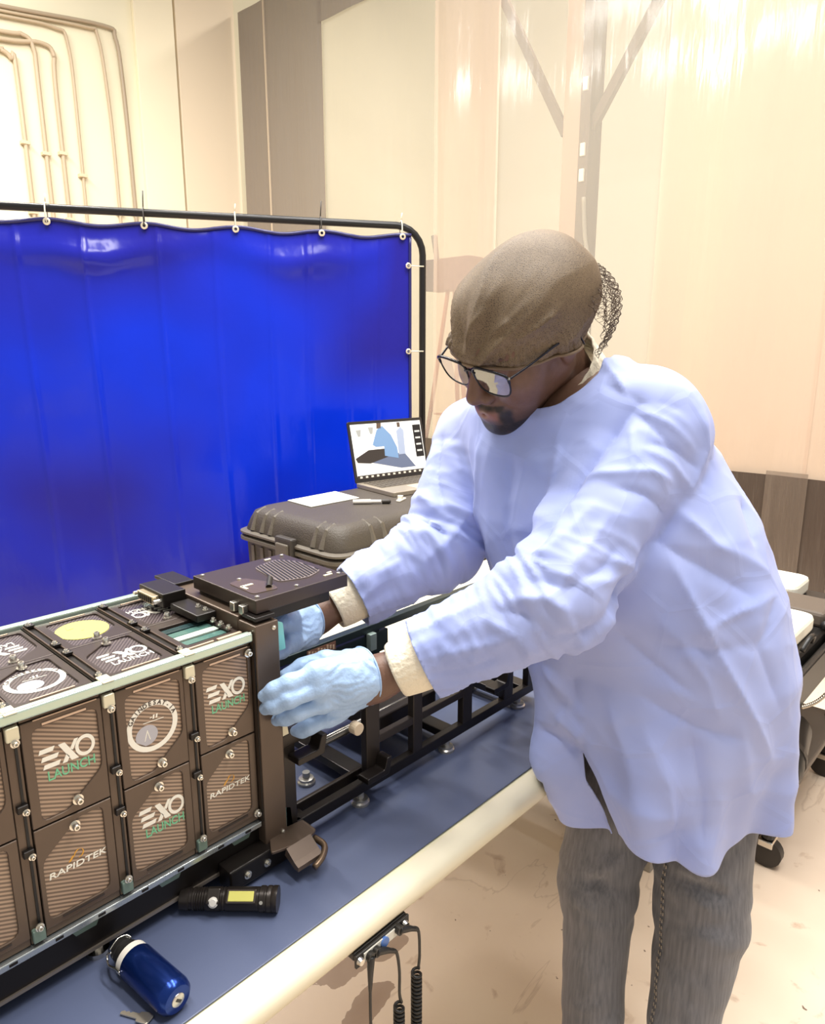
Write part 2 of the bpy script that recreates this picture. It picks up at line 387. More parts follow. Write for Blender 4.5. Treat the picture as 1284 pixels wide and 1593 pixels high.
for q in (A, B): MB().tube([q-nv*.35+Vector((0, 0, .018)), q+nv*.35+Vector((0, 0, .018))], .0155, 10).build('foot_bar', PIPE, scr, smooth=True)
NG = 9
gs = [Lc-.10-(Lc-.2)*k/NG for k in range(NG+1)]
def curt(s, z):
    """surface point of the curtain: s along the pipe, z height"""
    k = (s-gs[-1])/(gs[0]-gs[-1])*NG; fr = k-math.floor(k)
    sag = .018*math.sin(math.pi*fr)**2*(1 if z > 1.6 else max(0, (z-1.2)/.4))
    t = (ztop-.045-z)/1.9
    out = .010*math.sin(2*math.pi*k)*max(0, 1-t*3)+.035*math.sin(2.1*s+.7+1.2*t)*min(1, t*2.5)+.010*math.sin(7.5*s+3*t)*(0.3+t)
    out += .03*mnoise.noise(Vector((s*1.1, z*1.3, 2.)))+.006*mnoise.noise(Vector((s*5, z*3.2, 5.)))
    for sk in (1.78, 2.02, 2.3, 2.52, 2.74, 2.9, 3.08, 3.2): out += .005*math.exp(-((s-sk-.02*math.sin(z*1.5+sk))/.010)**2)
    # the slack swag under the top edge
    for c, wd, am in ((2.0, .5, .030), (2.85, .42, .018)):
        u_ = (s-c)/wd; zz = ztop-.16+.09*u_*u_
        if abs(u_) < 1.2: out += am*math.exp(-((z-zz)/.05)**2)*(1-abs(u_)/1.2)
    return A+dv*s+nv*(out+.004)+Vector((0, 0, z-sag))
vs = []; fs = []; NS, NZ = 420, 80
for j in range(NZ+1):
    z = .12+(ztop-.035-.12)*j/NZ
    for i in range(NS+1): vs.append(curt(.06+(Lc-.12)*i/NS, z))
for j in range(NZ):
    for i in range(NS): a = j*(NS+1)+i; fs.append((a, a+1, a+NS+2, a+NS+1))
cu = MB().add(vs, fs).build('curtain', BLUE, scr, smooth=True)
HEM = mat('navy_hem', (40, 38, 92), .35)
MB().tube([curt(.06+(Lc-.12)*i/200, ztop-.04)+nv*.003 for i in range(201)], .008, 6).build('hem', HEM, cu, smooth=True)
MB().tube([curt(Lc-.065, .12+(ztop-.17)*i/60)+nv*.003 for i in range(61)], .007, 6).build('hem', HEM, cu, smooth=True)
GROM = mat('brass_grommet', (236, 222, 196), .3, .6); TIE = mat('zip_tie', (236, 226, 204), .5); TIEB = mat('zip_tie_dark', (60, 56, 54), .5)
for k, s in enumerate(gs):
    p = curt(s, ztop-.05)+nv*.012
    MB().lathe(p-nv*.004, p+nv*.004, [(0, .006), (0, .013), (.006, .014), (.008, .011), (.008, .006)], 14, False).build('grommet', GROM, cu)
    c = A+dv*s+Vector((0, 0, ztop-.018))
    tie = [c+nv*(.022*math.cos(R(a)))+Vector((0, 0, .038*math.sin(R(a)))) for a in range(0, 360, 20)]
    t_ = MB().tube(tie, .0028, 5, closed=True)
    t_.tube([c+Vector((0, 0, .038)), c+nv*.006+dv*.004+Vector((0, 0, .07+.03*(k % 2)))], .0026, 5)
    t_.build('cable_tie', TIE if k % 2 == 0 else TIEB, scr, smooth=True)
for z in (1.82, 1.45, 1.0):
    p = curt(Lc-.075, z)+nv*.012
    MB().lathe(p-nv*.004, p+nv*.004, [(0, .006), (0, .012), (.006, .013), (.008, .01), (.008, .006)], 12, False).build('grommet', GROM, cu)
    c = (p+B+Vector((0, 0, z)))/2
    MB().tube([p, B+nv*.018+Vector((0, 0, z))], .0028, 5).build('cable_tie', TIE, scr, smooth=True)
# ---------------------------------------------------------------- bench
T = .77
tb = thing('work_bench', 'long work bench with pale rounded edge and blue top mat', 'bench', (.5, .95, 0))
CREAM = mat('cream_laminate', (240, 230, 196), .35, var=.02)
EDGE = mat('cream_edge', (238, 228, 200), .35)
MB().box(-1.0, 1.95, .545, 1.38, T-.032, T-.003).build('top', CREAM, tb, bevel=.006, seg=3)
e = MB(); prof = [(.56, T-.001), (.548, T-.002), (.540, T-.006), (.536, T-.013), (.536, T-.024), (.540, T-.031), (.548, T-.034), (.57, T-.034), (.57, T-.001)]
n = len(prof); e.add([(x, y, z) for x in (-1.002, 1.952) for y, z in prof], [(i, (i+1) % n, n+(i+1) % n, n+i) for i in range(n)]+[tuple(range(n)), tuple(range(2*n-1, n-1, -1))])
e.build('edge_moulding', EDGE, tb, auto=50)
MATB = mat('blue_mat', (86, 95, 122), .38, bump=.06, bscale=25, var=.07, vscale=4)
MB().box(-1.0, 1.32, .577, 1.06, T-.002, T).build('bench_mat', MATB, tb, bevel=.0008)
LEG = mat('grey_leg', (150, 146, 138), .4, .3)
for x in (-.7, 1.75):
    for y in (.72, 1.28):
        MB().box(x-.025, x+.025, y-.025, y+.025, 0, T-.034).build('leg', LEG, tb, bevel=.003)
    MB().box(x-.02, x+.02, .7, 1.3, .12, .16).build('stretcher', LEG, tb, bevel=.003)
MB().box(-.7, 1.75, 1.26, 1.3, .12, .16).build('stretcher', LEG, tb, bevel=.003)
# grounding bracket with coiled cords
BLK = mat('black_plastic', (34, 32, 30), .4)
CHROME = mat('chrome', (215, 210, 200), .2, 1.)
eb = thing('grounding_bracket', 'black grounding bracket with snap studs and coiled cords under bench edge', 'bracket', (.52, .545, .73))
MB().box(.470, .562, .538, .60, T-.044, T-.034).build('plate', BLK, eb, bevel=.002)
MB().box(.470, .562, .5335, .5375, T-.052, T-.034).build('front_lip', BLK, eb, bevel=.001)
MB().box(.482, .545, .532, .534, T-.049, T-.037).build('label_strip', mat('label_white', (226, 222, 208), .4), eb)
MB().cyl((.516, .5335, T-.043), (.516, .530, T-.043), .0066, n=18).build('badge', mat('badge_blue', (84, 122, 190), .35), eb)
for x in (.476, .554): MB().cyl((x, .534, T-.043), (x, .529, T-.043), .0055, .004, 14).build('snap_stud', CHROME, eb)
def coil(x, y, z0, z1, r, turns):
    n = turns*12
    return [(x+r*math.cos(2*math.pi*i/12), y+r*math.sin(2*math.pi*i/12), z0+(z1-z0)*i/n) for i in range(n+1)]
for (px, pz, pts, cz, turns) in (
        (.499, T-.045, [(.490,.529,T-.044),(.486,.526,T-.06),(.485,.526,T-.09),(.485,.526,T-.13),(.486,.526,.615)], .61, 46),
        (.51, T-.045, [(.500,.529,T-.044),(.514,.526,T-.050),(.529,.525,T-.062),(.535,.525,T-.095),(.535,.525,T-.13),(.538,.525,.625)], .622, 50),
        (.55, T-.045, [(.540,.529,T-.040),(.555,.526,T-.046),(.570,.525,T-.058),(.573,.525,T-.095),(.571,.525,.655)], .65, 62)):
    c = thing('coiled_cord', {.499: 'black cord clipped at the end of the bench bracket, coiled low down', .51: 'black cord with its coil starting lowest under the bracket middle', .55: 'black cord with the long tight coil hanging from the bench bracket'}[px], 'cord', pts[0], 'grounding cords')
    s = MB().tube(smooth_path(pts[:-1]+[pts[-1]], 6), .0021, 6); q = pts[-1]
    s.tube(smooth_path(pts[:3], 5), [.0052, .005, .0048, .0046, .0044, .004, .0036, .0032, .0028, .0024, .0021], 8)
    s.build('lead', BLK, c, smooth=True)
    MB().tube(coil(q[0]-.004, q[1], cz, cz-turns*.0062, .0060, turns), .0019, 6).build('coil', BLK, c, smooth=True)
    MB().cyl((pts[0][0], .535, pts[0][2]), (pts[0][0], .526, pts[0][2]), .0062, n=14).build('snap', BLK, c)
# flashlight
fl = thing('flashlight', 'black work flashlight with yellow side light lying on the blue mat', 'flashlight', (.398, .692, T))
a = Vector((.348, .718, T+.0155)); b = Vector((.430, .630, T+.0155)); d = (b-a).normalized(); Lf = (b-a).length
up = Vector((0, 0, 1)); sd = d.cross(up).normalized()       # toward the viewer side
if sd.dot(Vector((-.7, -.7, 0))) < 0: sd = -sd
BR = mat('anodised_black', (52, 46, 42), .32, .5)
prof = [(0, .009), (.001, .0125), (.012, .0132), (.013, .012), (.016, .012), (.017, .0134)]
for k in range(5): prof += [(.019+k*.003, .0134), (.0198+k*.003, .0122), (.0212+k*.003, .0122), (.022+k*.003, .0134)]
prof += [(.050, .0136), (.051, .0125), (.053, .0125), (.054, .0136), (.056, .0125), (.058, .0136), (.096, .0136), (.098, .0136), (.099, .015), (.104, .015), (.105, .0142), (.107, .0142), (.108, .0152), (.112, .0152), (.113, .0145), (.114, .0152), (Lf, .0152), (Lf, .012)]
MB().lathe(a, b, prof, 28).build('body', BR, fl, auto=35)
def side(h, o=0.): return a+d*h+(sd*.55+up*.85).normalized()*o
M_ = frame(side(.077, .0128), d, up.cross(d)); nrm = (sd*.62+up*.78).normalized()
M_ = frame(a+d*.077+nrm*.0118, d, nrm.cross(d))
MB().obox(M_, .036, .0155, .005).build('light_bezel', mat('bezel', (70, 62, 56), .3, .4), fl, bevel=.001)
M2 = frame(a+d*.077+nrm*.0136, d, nrm.cross(d))
MB().obox(M2, .031, .0115, .003).build('light_strip', mat('yellow_led', (214, 208, 110), .3), fl, bevel=.0008)
M3 = frame(a+d*.043+nrm*.0122, d, nrm.cross(d))
MB().obox(M3, .016, .0175, .006).build('switch_housing', BR, fl, bevel=.0015)
nb = (sd*.9+up*.42).normalized()
MB().lathe(a+d*.044+nb*.010, a+d*.044+nb*.0175, [(0, .0062), (.006, .0062), (.0062, .0052), (.0075, .004)], 18).build('button', mat('white_button', (226, 220, 210), .3), fl, auto=40)
MB().cyl(a+d*.102+nb*.013, a+d*.102+nb*.0158, .0022, n=12).build('charge_dot', CHROME, fl)
# blue canister
cn = thing('blue_canister', 'small blue anodised metal canister with white collar and wire clip', 'canister', (.265, .65, T))
a = Vector((.262, .697, T+.0195)); b = Vector((.273, .588, T+.0195)); d = (b-a).normalized(); Lf = (b-a).length
NAVY = mat('anodised_blue', (22, 50, 120), .22, .75)
MB().lathe(a+d*.031, b, [(0, .012), (0, .0185), (.002, .0195), (Lf-.031-.010, .0195), (Lf-.031-.004, .0180), (Lf-.031-.0005, .0145), (Lf-.031, .008)], 32).build('cylinder', NAVY, cn, auto=40)
MB().lathe(a+d*.023, a+d*.031, [(0, .013), (0, .0185), (.008, .0185), (.008, .013)], 28).build('collar', mat('white_ring', (224, 218, 206), .35), cn, auto=40)
MB().lathe(a, a+d*.023, [(0, .008), (.002, .0125), (.008, .013), (.009, .0115), (.012, .0115), (.013, .0145), (.022, .015), (.023, .013)], 24).build('cap', BLK, cn, auto=40)
MB().lathe(b-d*.0005, b+d*.0012, [(0, .0075), (.0012, .0072), (.0017, .006)], 22).build('end_disc', mat('bare_metal', (190, 188, 184), .3, .9), cn, auto=40)
MB().obox(frame(b+d*.0014, d.orthogonal(), d.cross(d.orthogonal())), .003, .007, .0006).build('end_mark', BLK, cn)
side_ = d.cross(up).normalized()
wire = [a+d*.004+side_*.012+up*.004, a+d*-.001+side_*.014, a+d*.004+side_*.017-up*.004, a+d*.014+side_*.0205, a+d*.026+side_*.0195+up*.002, a+d*.034+side_*.020+up*.003]
MB().tube(smooth_path(wire, 5), .0013, 6).build('wire_clip', CHROME, cn, smooth=True)
wire = [a+d*.004-side_*.012+up*.006, a+d*.0-side_*.009+up*.009, a+d*-.002+up*.010, a+d*.0+side_*.011+up*.005]
MB().tube(smooth_path(wire, 5), .0013, 6).build('wire_clip', CHROME, cn, smooth=True)
# small key
ky = thing('metal_key', 'small pale metal key lying near the bench edge', 'key', (.243, .614, T))
kd = Vector((.5, -.86, 0)).normalized(); kc = Vector((.2415, .618, T+.0012))
KM = mat('nickel', (206, 198, 180), .3, .9)
Mk = frame(kc, kd, up.cross(kd))
MB().prism(round_poly([(.002, -.006), (.016, -.0065), (.018, .004), (.012, .0065), (.002, .005)], .002), Mk, .002).build('bow', KM, ky, bevel=.0004)
MB().prism([(-.018, -.002), (.003, -.003), (.003, .003), (-.006, .003), (-.008, .0014), (-.010, .003), (-.013, .0014), (-.015, .0026), (-.018, .001)], Mk, .0016).build('blade', KM, ky)
# ---------------------------------------------------------------- satellite deployer
DBR = mat('bronze_anodised', (98, 82, 69), .38, .35, var=.05, vscale=20)
DBK = mat('black_anodised', (36, 31, 28), .35, .4)
CARB = stripes('carbon_weave', (112, 92, 76), (176, 148, 124), 72, (0, R(66), 0), .35)
CARBT = stripes('carbon_weave_top', (64, 56, 58), (96, 86, 86), 80, (0, 0, R(40)), .22)
RAIL = mat('pale_rail', (196, 214, 198), .25, .6)
SILV = mat('silver_screw', (225, 220, 208), .22, .9)
WHT = mat('print_white', (250, 244, 228), .5)
GRN = mat('print_green', (120, 196, 150), .5)
ORG = mat('print_orange', (226, 164, 60), .5)
TEAL = mat('teal_anodised', (132, 196, 184), .3, .3)
LINE = mat('edge_glint', (214, 184, 158), .35, .3)  # cream reflection along slots and edges, painted as a bar colour
CLIP = mat('cream_clip', (226, 218, 188), .35, .2)
Yf, Yb, Zt, Zb = .709, .950, 1.100, .835
dep = thing('satellite_deployer', 'boxy dark satellite deployer with carbon panels and printed logos on the bench', 'satellite deployer', (.25, .83, T))
S = [-.002, .0925, .187, .2815, .376, .466]
MB().box(-.002, .462, Yf+.006, Yb-.004, Zb, Zt-.006).build('inner_body', DBK, dep)
def exo(parent, M, cu, cv, s, second=GRN):
    """wordmark in two lines centred on (cu, cv), width s"""
    k = s/1.0; b = MB()
    P = lambda pts: b.prism([(cu+u*k, cv+v*k) for u, v in pts], M, .0005)
    for v in (.36, .20, .04):       # three slanted bars of the first letter
        w0 = {.36: -.49, .20: -.46, .04: -.44}[v]; w1 = {.36: -.20, .20: -.14, .04: -.12}[v]
        P([(w0, v), (w1-.04, v), (w1, v+.085), (w0+.03, v+.085)])
    P([(-.14, .43), (-.02, .43), (.20, .03), (.07, .03)]); P([(.06, .27), (.15, .43), (.22, .43), (.11, .23)]); P([(-.10, .03), (-.01, .03), (.04, .12), (-.01, .20)])
    n = 28; vs = []; fs = []
    for i in range(n):
        a = 2*math.pi*i/n
        for r_ in (1., .66):
            vs.append(M @ Vector((cu+k*(.335+.185*r_*math.cos(a)), cv+k*(.235+.215*r_*math.sin(a)), .0005)))
    for i in range(n): j = (i+1) % n; fs.append((2*i, 2*j, 2*j+1, 2*i+1))
    b.add(vs, fs); b.build('wordmark', WHT, parent)
    t = MB(); text_into(t, 'LAUNCH', .27*k, M @ Matrix.Translation((cu+.06*k, cv-.13*k, .0003)), wide=.86*k)
    t.build('wordmark_line', second, parent)
def rapid(parent, M, cu, cv, s):
    t = MB(); text_into(t, 'RAPIDTEK', s*.165, M @ Matrix.Translation((cu, cv-.06*s, .0003)), wide=s, shear=.15); t.build('wordmark', WHT, parent)
    o = MB()
    for a0, a1, r_ in ((-100, 60, .085), (80, 200, .085)):
        pts = [(cu+s*(.03+r_*math.cos(R(a))), cv+s*(.14+r_*math.sin(R(a)))) for a in range(a0, a1+1, 10)]
        m = len(pts); wd = [.022*s*math.sin(math.pi*(i+.6)/(m+.2)) for i in range(m)]
        c = (cu+s*.03, cv+s*.14)
        inn = [(c[0]+(p[0]-c[0])*(1-w_/(r_*s)), c[1]+(p[1]-c[1])*(1-w_/(r_*s))) for p, w_ in zip(pts, wd)]
        o.prism(pts+inn[::-1], M, .0004)
    o.prism([(cu-.16*s, cv+.05*s), (cu-.12*s, cv+.05*s), (cu-.05*s, cv+.14*s), (cu-.09*s, cv+.14*s)], M, .0004)
    o.build('swoosh', ORG, parent)
def patch(parent, M, cu, cv, r0):
    n = 40; vs = []; fs = []
    for i in range(n):
        a = 2*math.pi*i/n
        for r_ in (1., .80): vs.append(M @ Vector((cu+r0*r_*math.cos(a), cv+r0*r_*math.sin(a), .0004)))
    for i in range(n): j = (i+1) % n; fs.append((2*i, 2*j, 2*j+1, 2*i+1))
    MB().add(vs, fs).build('patch_ring', WHT, parent)
    t = MB(); word = 'GAINDESAT-1A'
    for i, ch in enumerate(word):
        a = R(150-120*i/(len(word)-1)*1.12+4)
        Mc = M @ Matrix.Translation((cu+r0*.90*math.cos(a), cv+r0*.90*math.sin(a), .0006)) @ Matrix.Rotation(a-math.pi/2, 4, 'Z')
        text_into(t, ch, r0*.24, Mc)
    t.build('patch_lettering', mat('print_dark', (66, 52, 44), .5), parent)
    g = MB(); gl = []
    for i in range(25):
        a = R(215+i*15); gl.append((cu-.25*r0+.43*r0*math.cos(a), cv-.30*r0+.40*r0*math.sin(a)))
    gl = [(u, v) for u, v in gl if (u-cu)**2+(v-cv)**2 < (.79*r0)**2]
    g.prism(gl, M, .0003); g.build('patch_globe', mat('print_globe', (186, 182, 186), .5), parent)
    l = MB(); l.prism([(cu-.35*r0, cv+.20*r0), (cu+.45*r0, cv+.16*r0), (cu+.45*r0, cv+.18*r0), (cu-.35*r0, cv+.22*r0)], M, .0004)
    for q in (0, .12): l.prism([(cu+(.02+q)*r0, cv+.27*r0), (cu+(.08+q)*r0, cv+.27*r0), (cu+(.11+q)*r0, cv+.42*r0), (cu+(.05+q)*r0, cv+.42*r0)], M, .0004)
    l.prism([(cu-.08*r0, cv+.33*r0), (cu+.0*r0, cv+.33*r0), (cu+.0*r0, cv+.36*r0), (cu-.08*r0, cv+.36*r0)], M, .0004)
    l.prism([(cu-.36*r0, cv-.5*r0), (cu-.33*r0, cv-.5*r0), (cu-.2*r0, cv-.1*r0), (cu-.23*r0, cv-.1*r0)], M, .0006)
    l.prism([(cu-.23*r0, cv-.14*r0), (cu-.2*r0, cv-.14*r0), (cu-.12*r0, cv-.5*r0), (cu-.15*r0, cv-.5*r0)], M, .0006)
    l.build('patch_drawing', WHT, parent)
def screw(parent, M, u, v, r_=.0038, h=.005):
    p = M @ Vector((u, v, 0)); q = M @ Vector((u, v, h)); dd = (q-p).normalized()
    MB().lathe(p, q, [(0, r_*1.5), (.0015, r_*1.5), (.0015, r_), (h*.85, r_), (h, r_*.8), (h, r_*.45), (h*.6, r_*.42)], 12).build('screw', SILV, parent, auto=40)
DTOP = mat('dark_top_frame', (66, 55, 49), .34, .35)
def panel(M, u0, u1, v0, v1, flip, art, carb, slotm):
    """one plate with its chamfered carbon window; flip turns it upside down; art(parent, M, cu, cv, w)"""
    w_, h_ = u1-u0, v1-v0
    poly = [(.12, .04), (.46, .05), (.62, .15), (.94, .33), (.94, .92), (.12, .92)]
    rad = [.10, .06, .06, .10, .10, .12]
    if flip: poly = [(1-a, 1-b) for a, b in poly]
    pts = [(u0+a*w_, v0+b*h_) for a, b in poly]
    pts = round_poly(pts, [r_*w_ for r_ in rad], 3)
    pl = MB().ring(pts, (u0, u1, v0, v1), M, .005, .003).build('panel', DBR if carb is CARB else DTOP, dep, bevel=.0006, seg=1)
    MB().prism(pts, M, .0026).build('window', carb, pl)
    su0, su1, sv = (u0+.25*w_, u0+.80*w_, v0+.945*h_) if not flip else (u0+.22*w_, u0+.78*w_, v0+.055*h_)
    MB().prism([(su0, sv-.0011), (su1, sv-.0011), (su1, sv+.0011), (su0, sv+.0011)], M @ Matrix.Translation((0, 0, .0045)), .0016).build('slot_bar', slotm, pl)
    screw(pl, M @ Matrix.Translation((0, 0, .004)), u0+(.58 if not flip else .50)*w_, v0+(.11 if not flip else .89)*h_, .0038, .008)
    if art: art(pl, M @ Matrix.Translation((0, 0, .0026)), (u0+u1)/2, (v0+v1)/2, w_)
    return pl
MF = frame((0, Yf+.005, 0), (1, 0, 0), (0, 0, 1))
A_exo = lambda p, M, cu, cv, w_: exo(p, M, cu+.02*w_, cv-.02*w_, .70*w_)
A_rap = lambda p, M, cu, cv, w_: rapid(p, M, cu, cv+.02*w_, .76*w_)
A_pat = lambda p, M, cu, cv, w_: patch(p, M, cu, cv+.03*w_, .385*w_)
lay = {0: (None, None), 1: (A_exo, None), 2: (A_exo, A_rap), 3: (A_pat, A_exo), 4: (A_exo, A_rap)}
zm = .968
LINED = mat('dark_slot', (52, 42, 36), .4)
for k in range(5):
    u0, u1 = S[k]+.0078, S[k+1]-.0078
    if k == 4: u1 = .460
    panel(MF, u0, u1, zm+.001, 1.086, False, lay[k][0], CARB, LINE)
    panel(MF, u0, u1, .850, zm-.001, True, lay[k][1], CARB, LINED)
    # stepped top and bottom margins
    for z0, z1, nm in ((1.0865, 1.0925, 'margin'), (.841, .8495, 'margin')):
        MB().box(u0, u1, Yf+.002, Yf+.006, z0, z1).build(nm, DBR, dep, bevel=.0005, seg=1)
    MB().box(u0+.012, u1-.004, Yf-.0006, Yf+.001, 1.0855, 1.0865).build('edge_line', LINE, dep)
# vertical strips between the columns with clamps
def vstrip(x):
    st = MB().box(x-.0068, x+.0068, Yf+.002, Yf+.006, .841, 1.092).build('divider_strip', DBR, dep, bevel=.0006, seg=1)
    MB().box(x+.0012, x+.0038, Yf+.0008, Yf+.0024, .862, 1.07).build('groove', mat('groove_black', (16, 13, 12), .5), st)
    MB().box(x-.0077, x-.0062, Yf+.0035, Yf+.0045, .841, 1.092).build('groove', mat('groove_black', (16, 13, 12), .5), st)
    for z in (.998, .992-.045, ):
        MB().box(x-.0045, x+.006, Yf-.003, Yf+.003, z-.004, z+.004).build('clamp', DBK, st, bevel=.0008, seg=1)
        screw(st, frame((x+.003, Yf-.002, z-.004), (1, 0, 0), (0, 0, 1)), 0, 0, .0024, .005)
    for z, s_ in ((1.079, 1), (.853, -1)):
        MB().prism(round_poly([(-.0062, -.006), (.0062, -.006), (.0062, .009), (-.0062, .009)], .002), frame((x, Yf+.002, z), (1, 0, 0), (0, 0, s_)) if s_ > 0 else frame((x, Yf+.002, z), (-1, 0, 0), (0, 0, -1)), .006).build('rail_bracket', CLIP if s_ > 0 else mat('teal_clip', (120, 140, 128), .3, .3), st, bevel=.0008, seg=1)
        screw(st, frame((x+.001, Yf-.003, z-.008*s_), (1, 0, 0), (0, 0, 1)), 0, 0, .003, .005)
for x in S[1:5]: vstrip(x)
screw(dep, frame((.456, Yf-.001, 1.078), (1, 0, 0), (0, 0, 1)), 0, 0, .0036, .006)
screw(dep, frame((.457, Yf-.001, .853), (1, 0, 0), (0, 0, 1)), 0, 0, .0036, .006)
# rails
MB().box(-.004, .4615, Yf-.006, Yf+.006, 1.0925, 1.1035).build('top_rail', RAIL, dep, bevel=.002)
MB().box(-.004, .4615, Yf-.0035, Yf-.001, 1.1015, 1.1045).build('rail_lip', mat('rail_bright', (236, 238, 220), .2, .5), dep, bevel=.0008)
MB().box(-.004, .4615, Yb-.006, Yb+.006, 1.0925, 1.1035).build('top_rail', RAIL, dep, bevel=.002)
MB().box(-.004, .4615, Yf-.004, Yf+.006, .832, .8395).build('bottom_rail', mat('silver_rail', (190, 196, 196), .22, .8), dep, bevel=.001)
MB().cyl((.440, Yb-.002, 1.105), (.470, Yb-.002, 1.108), .0035, n=10).build('rail_end', RAIL, dep)
for x in (.10, .16, .205, .25, .30, .345, .40, .44): MB().box(x-.004, x+.004, Yf-.0045, Yf-.003, .8345, .8375).build('rail_slot', DBK, dep)
# top face
MT = frame((0, 0, Zt-.006), (1, 0, 0), (0, 1, 0))
MTr = frame((0, 0, Zt-.006), (-1, 0, 0), (0, -1, 0))
ym = .829
W_exo = lambda p, M, cu, cv, w_: exo(p, M, cu+.02*w_, cv-.14*w_, .70*w_, WHT)
def A_disc(p, M, cu, cv, w_):
    pts = [(cu+.40*w_*math.cos(R(a)), cv-.02*w_+.42*w_*math.sin(R(a))) for a in range(0, 360, 12)]
    MB().prism(pts, M, .0006).build('yellow_disc', mat('print_yellow', (222, 216, 98), .45), p)
    MB().prism([(cu+.06*w_, cv-.28*w_), (cu+.16*w_, cv-.30*w_), (cu+.19*w_, cv-.14*w_), (cu+.08*w_, cv-.16*w_)], M @ Matrix.Translation((0, 0, .0003)), .0007).build('disc_mark', mat('print_ochre', (170, 160, 96), .5), p)
    MB().prism([(cu+.02*w_*math.cos(R(a)), cv+.02*w_*math.sin(R(a))) for a in range(0, 360, 30)], M, .0009).build('disc_mark', mat('print_ochre', (170, 160, 96), .5), p)
top_art = {0: (None, None), 1: (W_exo, W_exo), 2: (A_pat, W_exo), 3: (W_exo, A_disc), 4: ('gap', W_exo)}
for k in range(5):
    u0, u1 = S[k]+.0078, S[k+1]-.0078
    if k == 4: u1 = .460
    if top_art[k][0] != 'gap': panel(MT, u0, u1, Yf+.012, ym-.001, True, top_art[k][0], CARBT, LINE)
    panel(MTr, -u1, -u0, -(Yb-.012), -(ym+.001), True, top_art[k][1], CARBT, LINE)
# open bay on top showing the satellite inside
bay = MB().ring(round_poly([(.392, .738), (.452, .738), (.452, .812), (.392, .812)], .006), (.3838, .460, Yf+.012, ym-.001), MT, .005, .004).build('bay_frame', DTOP, dep, bevel=.0006, seg=1)
for y, h, m in ((.752, .0012, mat('teal_glass', (90, 128, 120), .12, .3)), (.770, .0016, mat('pale_bar', (206, 224, 208), .2, .3)), (.786, .0010, mat('teal_glass', (90, 128, 120), .12, .3)), (.802, .0014, mat('dark_teal', (52, 74, 76), .15, .3))):
    MB().box(.393, .451, y-.0065, y+.0065, Zt-.0062, Zt-.006+h+.001).build('satellite_strip', m, bay, bevel=.0005)
MB().box(.425, .458, .722, .727, Zt-.001, Zt+.001).build('edge_line', LINE, dep); MB().box(.384, .420, .7235, .7265, Zt-.001, Zt+.0008).build('edge_line', LINE, dep)
for x in S[1:5]:
    st = MB().box(x-.0068, x+.0068, Yf+.008, Yb-.008, Zt-.007, Zt-.0005).build('ridge_strip', DBK, dep, bevel=.0006, seg=1)
    MB().box(x-.0058, x-.0040, Yf+.014, Yb-.012, Zt-.002, Zt+.002).build('ridge_fin', DBR, st, bevel=.0004, seg=1)
    MB().box(x+.0040, x+.0058, Yf+.014, Yb-.012, Zt-.002, Zt+.002).build('ridge_fin', DBR, st, bevel=.0004, seg=1)
    for y in (.812, .846, Yf+.016, Yb-.018):
        MB().box(x-.0045, x+.0055, y-.005, y+.005, Zt, Zt+.005).build('clamp', DBK, st, bevel=.0008, seg=1)
        screw(st, frame((x-.001, y-.001, Zt+.004), (1, 0, 0), (0, 1, 0)), 0, 0, .0024, .004)
    MB().box(x-.0062, x+.0062, Yf-.007, Yf+.012, Zt+.0025, Zt+.0045).build('rail_bracket', CLIP, st, bevel=.0006, seg=1)
# end frame
ef = MB(); ef.box(.463, .498, .700, .738, .800, 1.112).build('end_post', DBR, dep, bevel=.0015)
MB().box(.463, .498, .925, .962, .800, 1.112).build('end_post', DBR, dep, bevel=.0015)
MB().box(.463, .498, .738, .925, 1.094, 1.116).build('end_beam', DBR, dep, bevel=.0015)
MB().box(.463, .498, .738, .925, .800, .828).build('end_beam', DBR, dep, bevel=.0015)
MB().box(.4615, .4632, .7025, .7035, .84, 1.09).build('post_groove', DBK, dep)
for y in (.703, .9): MB().box(.466, .496, y, y+.06 if y > .8 else y+.03, 1.116, 1.121).build('beam_plate', DBK, dep, bevel=.001)
for z0, z1 in ((1.065, 1.106), (.938, .962), (.801, .838)):
    MB().prism(round_poly([(0, 0), (.016, 0), (.013, z1-z0-.004), (.004, z1-z0), (0, z1-z0)], .002), frame((.498, .712, z0), (1, 0, 0), (0, 0, 1)), .0035).build('end_tab', TEAL if z0 != .938 else CLIP, dep, bevel=.0006)
for z in (1.104, .812): screw(dep, frame((.490, .700, z), (1, 0, 0), (0, 0, 1)), 0, 0, .002, .003)
# connectors across the top beside the end beam
def dsub(y0, y1):
    c = MB().box(.428, .462, y0, y1, 1.104, 1.124).build('connector', DBK, dep, bevel=.0015)
    MB().box(.419, .429, y0+.012, y1-.012, 1.108, 1.120).build('connector_shell', mat('plug_metal', (196, 180, 150), .3, .7), c, bevel=.001)
    for y in (y0+.006, y1-.006): MB().cyl((.428, y, 1.114), (.417, y, 1.114), .003, n=8).build('jack_screw', SILV, c)
    for k in range(7): MB().box(.4182, .4192, y0+.016+k*(y1-y0-.034)/6, y0+.0185+k*(y1-y0-.034)/6, 1.110, 1.118).build('pin_row', DBK, c)
dsub(.862, .930); MB().box(.434, .462, .786, .856, 1.102, 1.112).build('connector_block', DBK, dep, bevel=.0015)
for k in range(5):
    screw(dep, frame((.452, .742+.018*k, 1.102+(.010 if k > 2 else 0)), (1, 0, 0), (0, 1, 0)), 0, 0, .0026, .005)
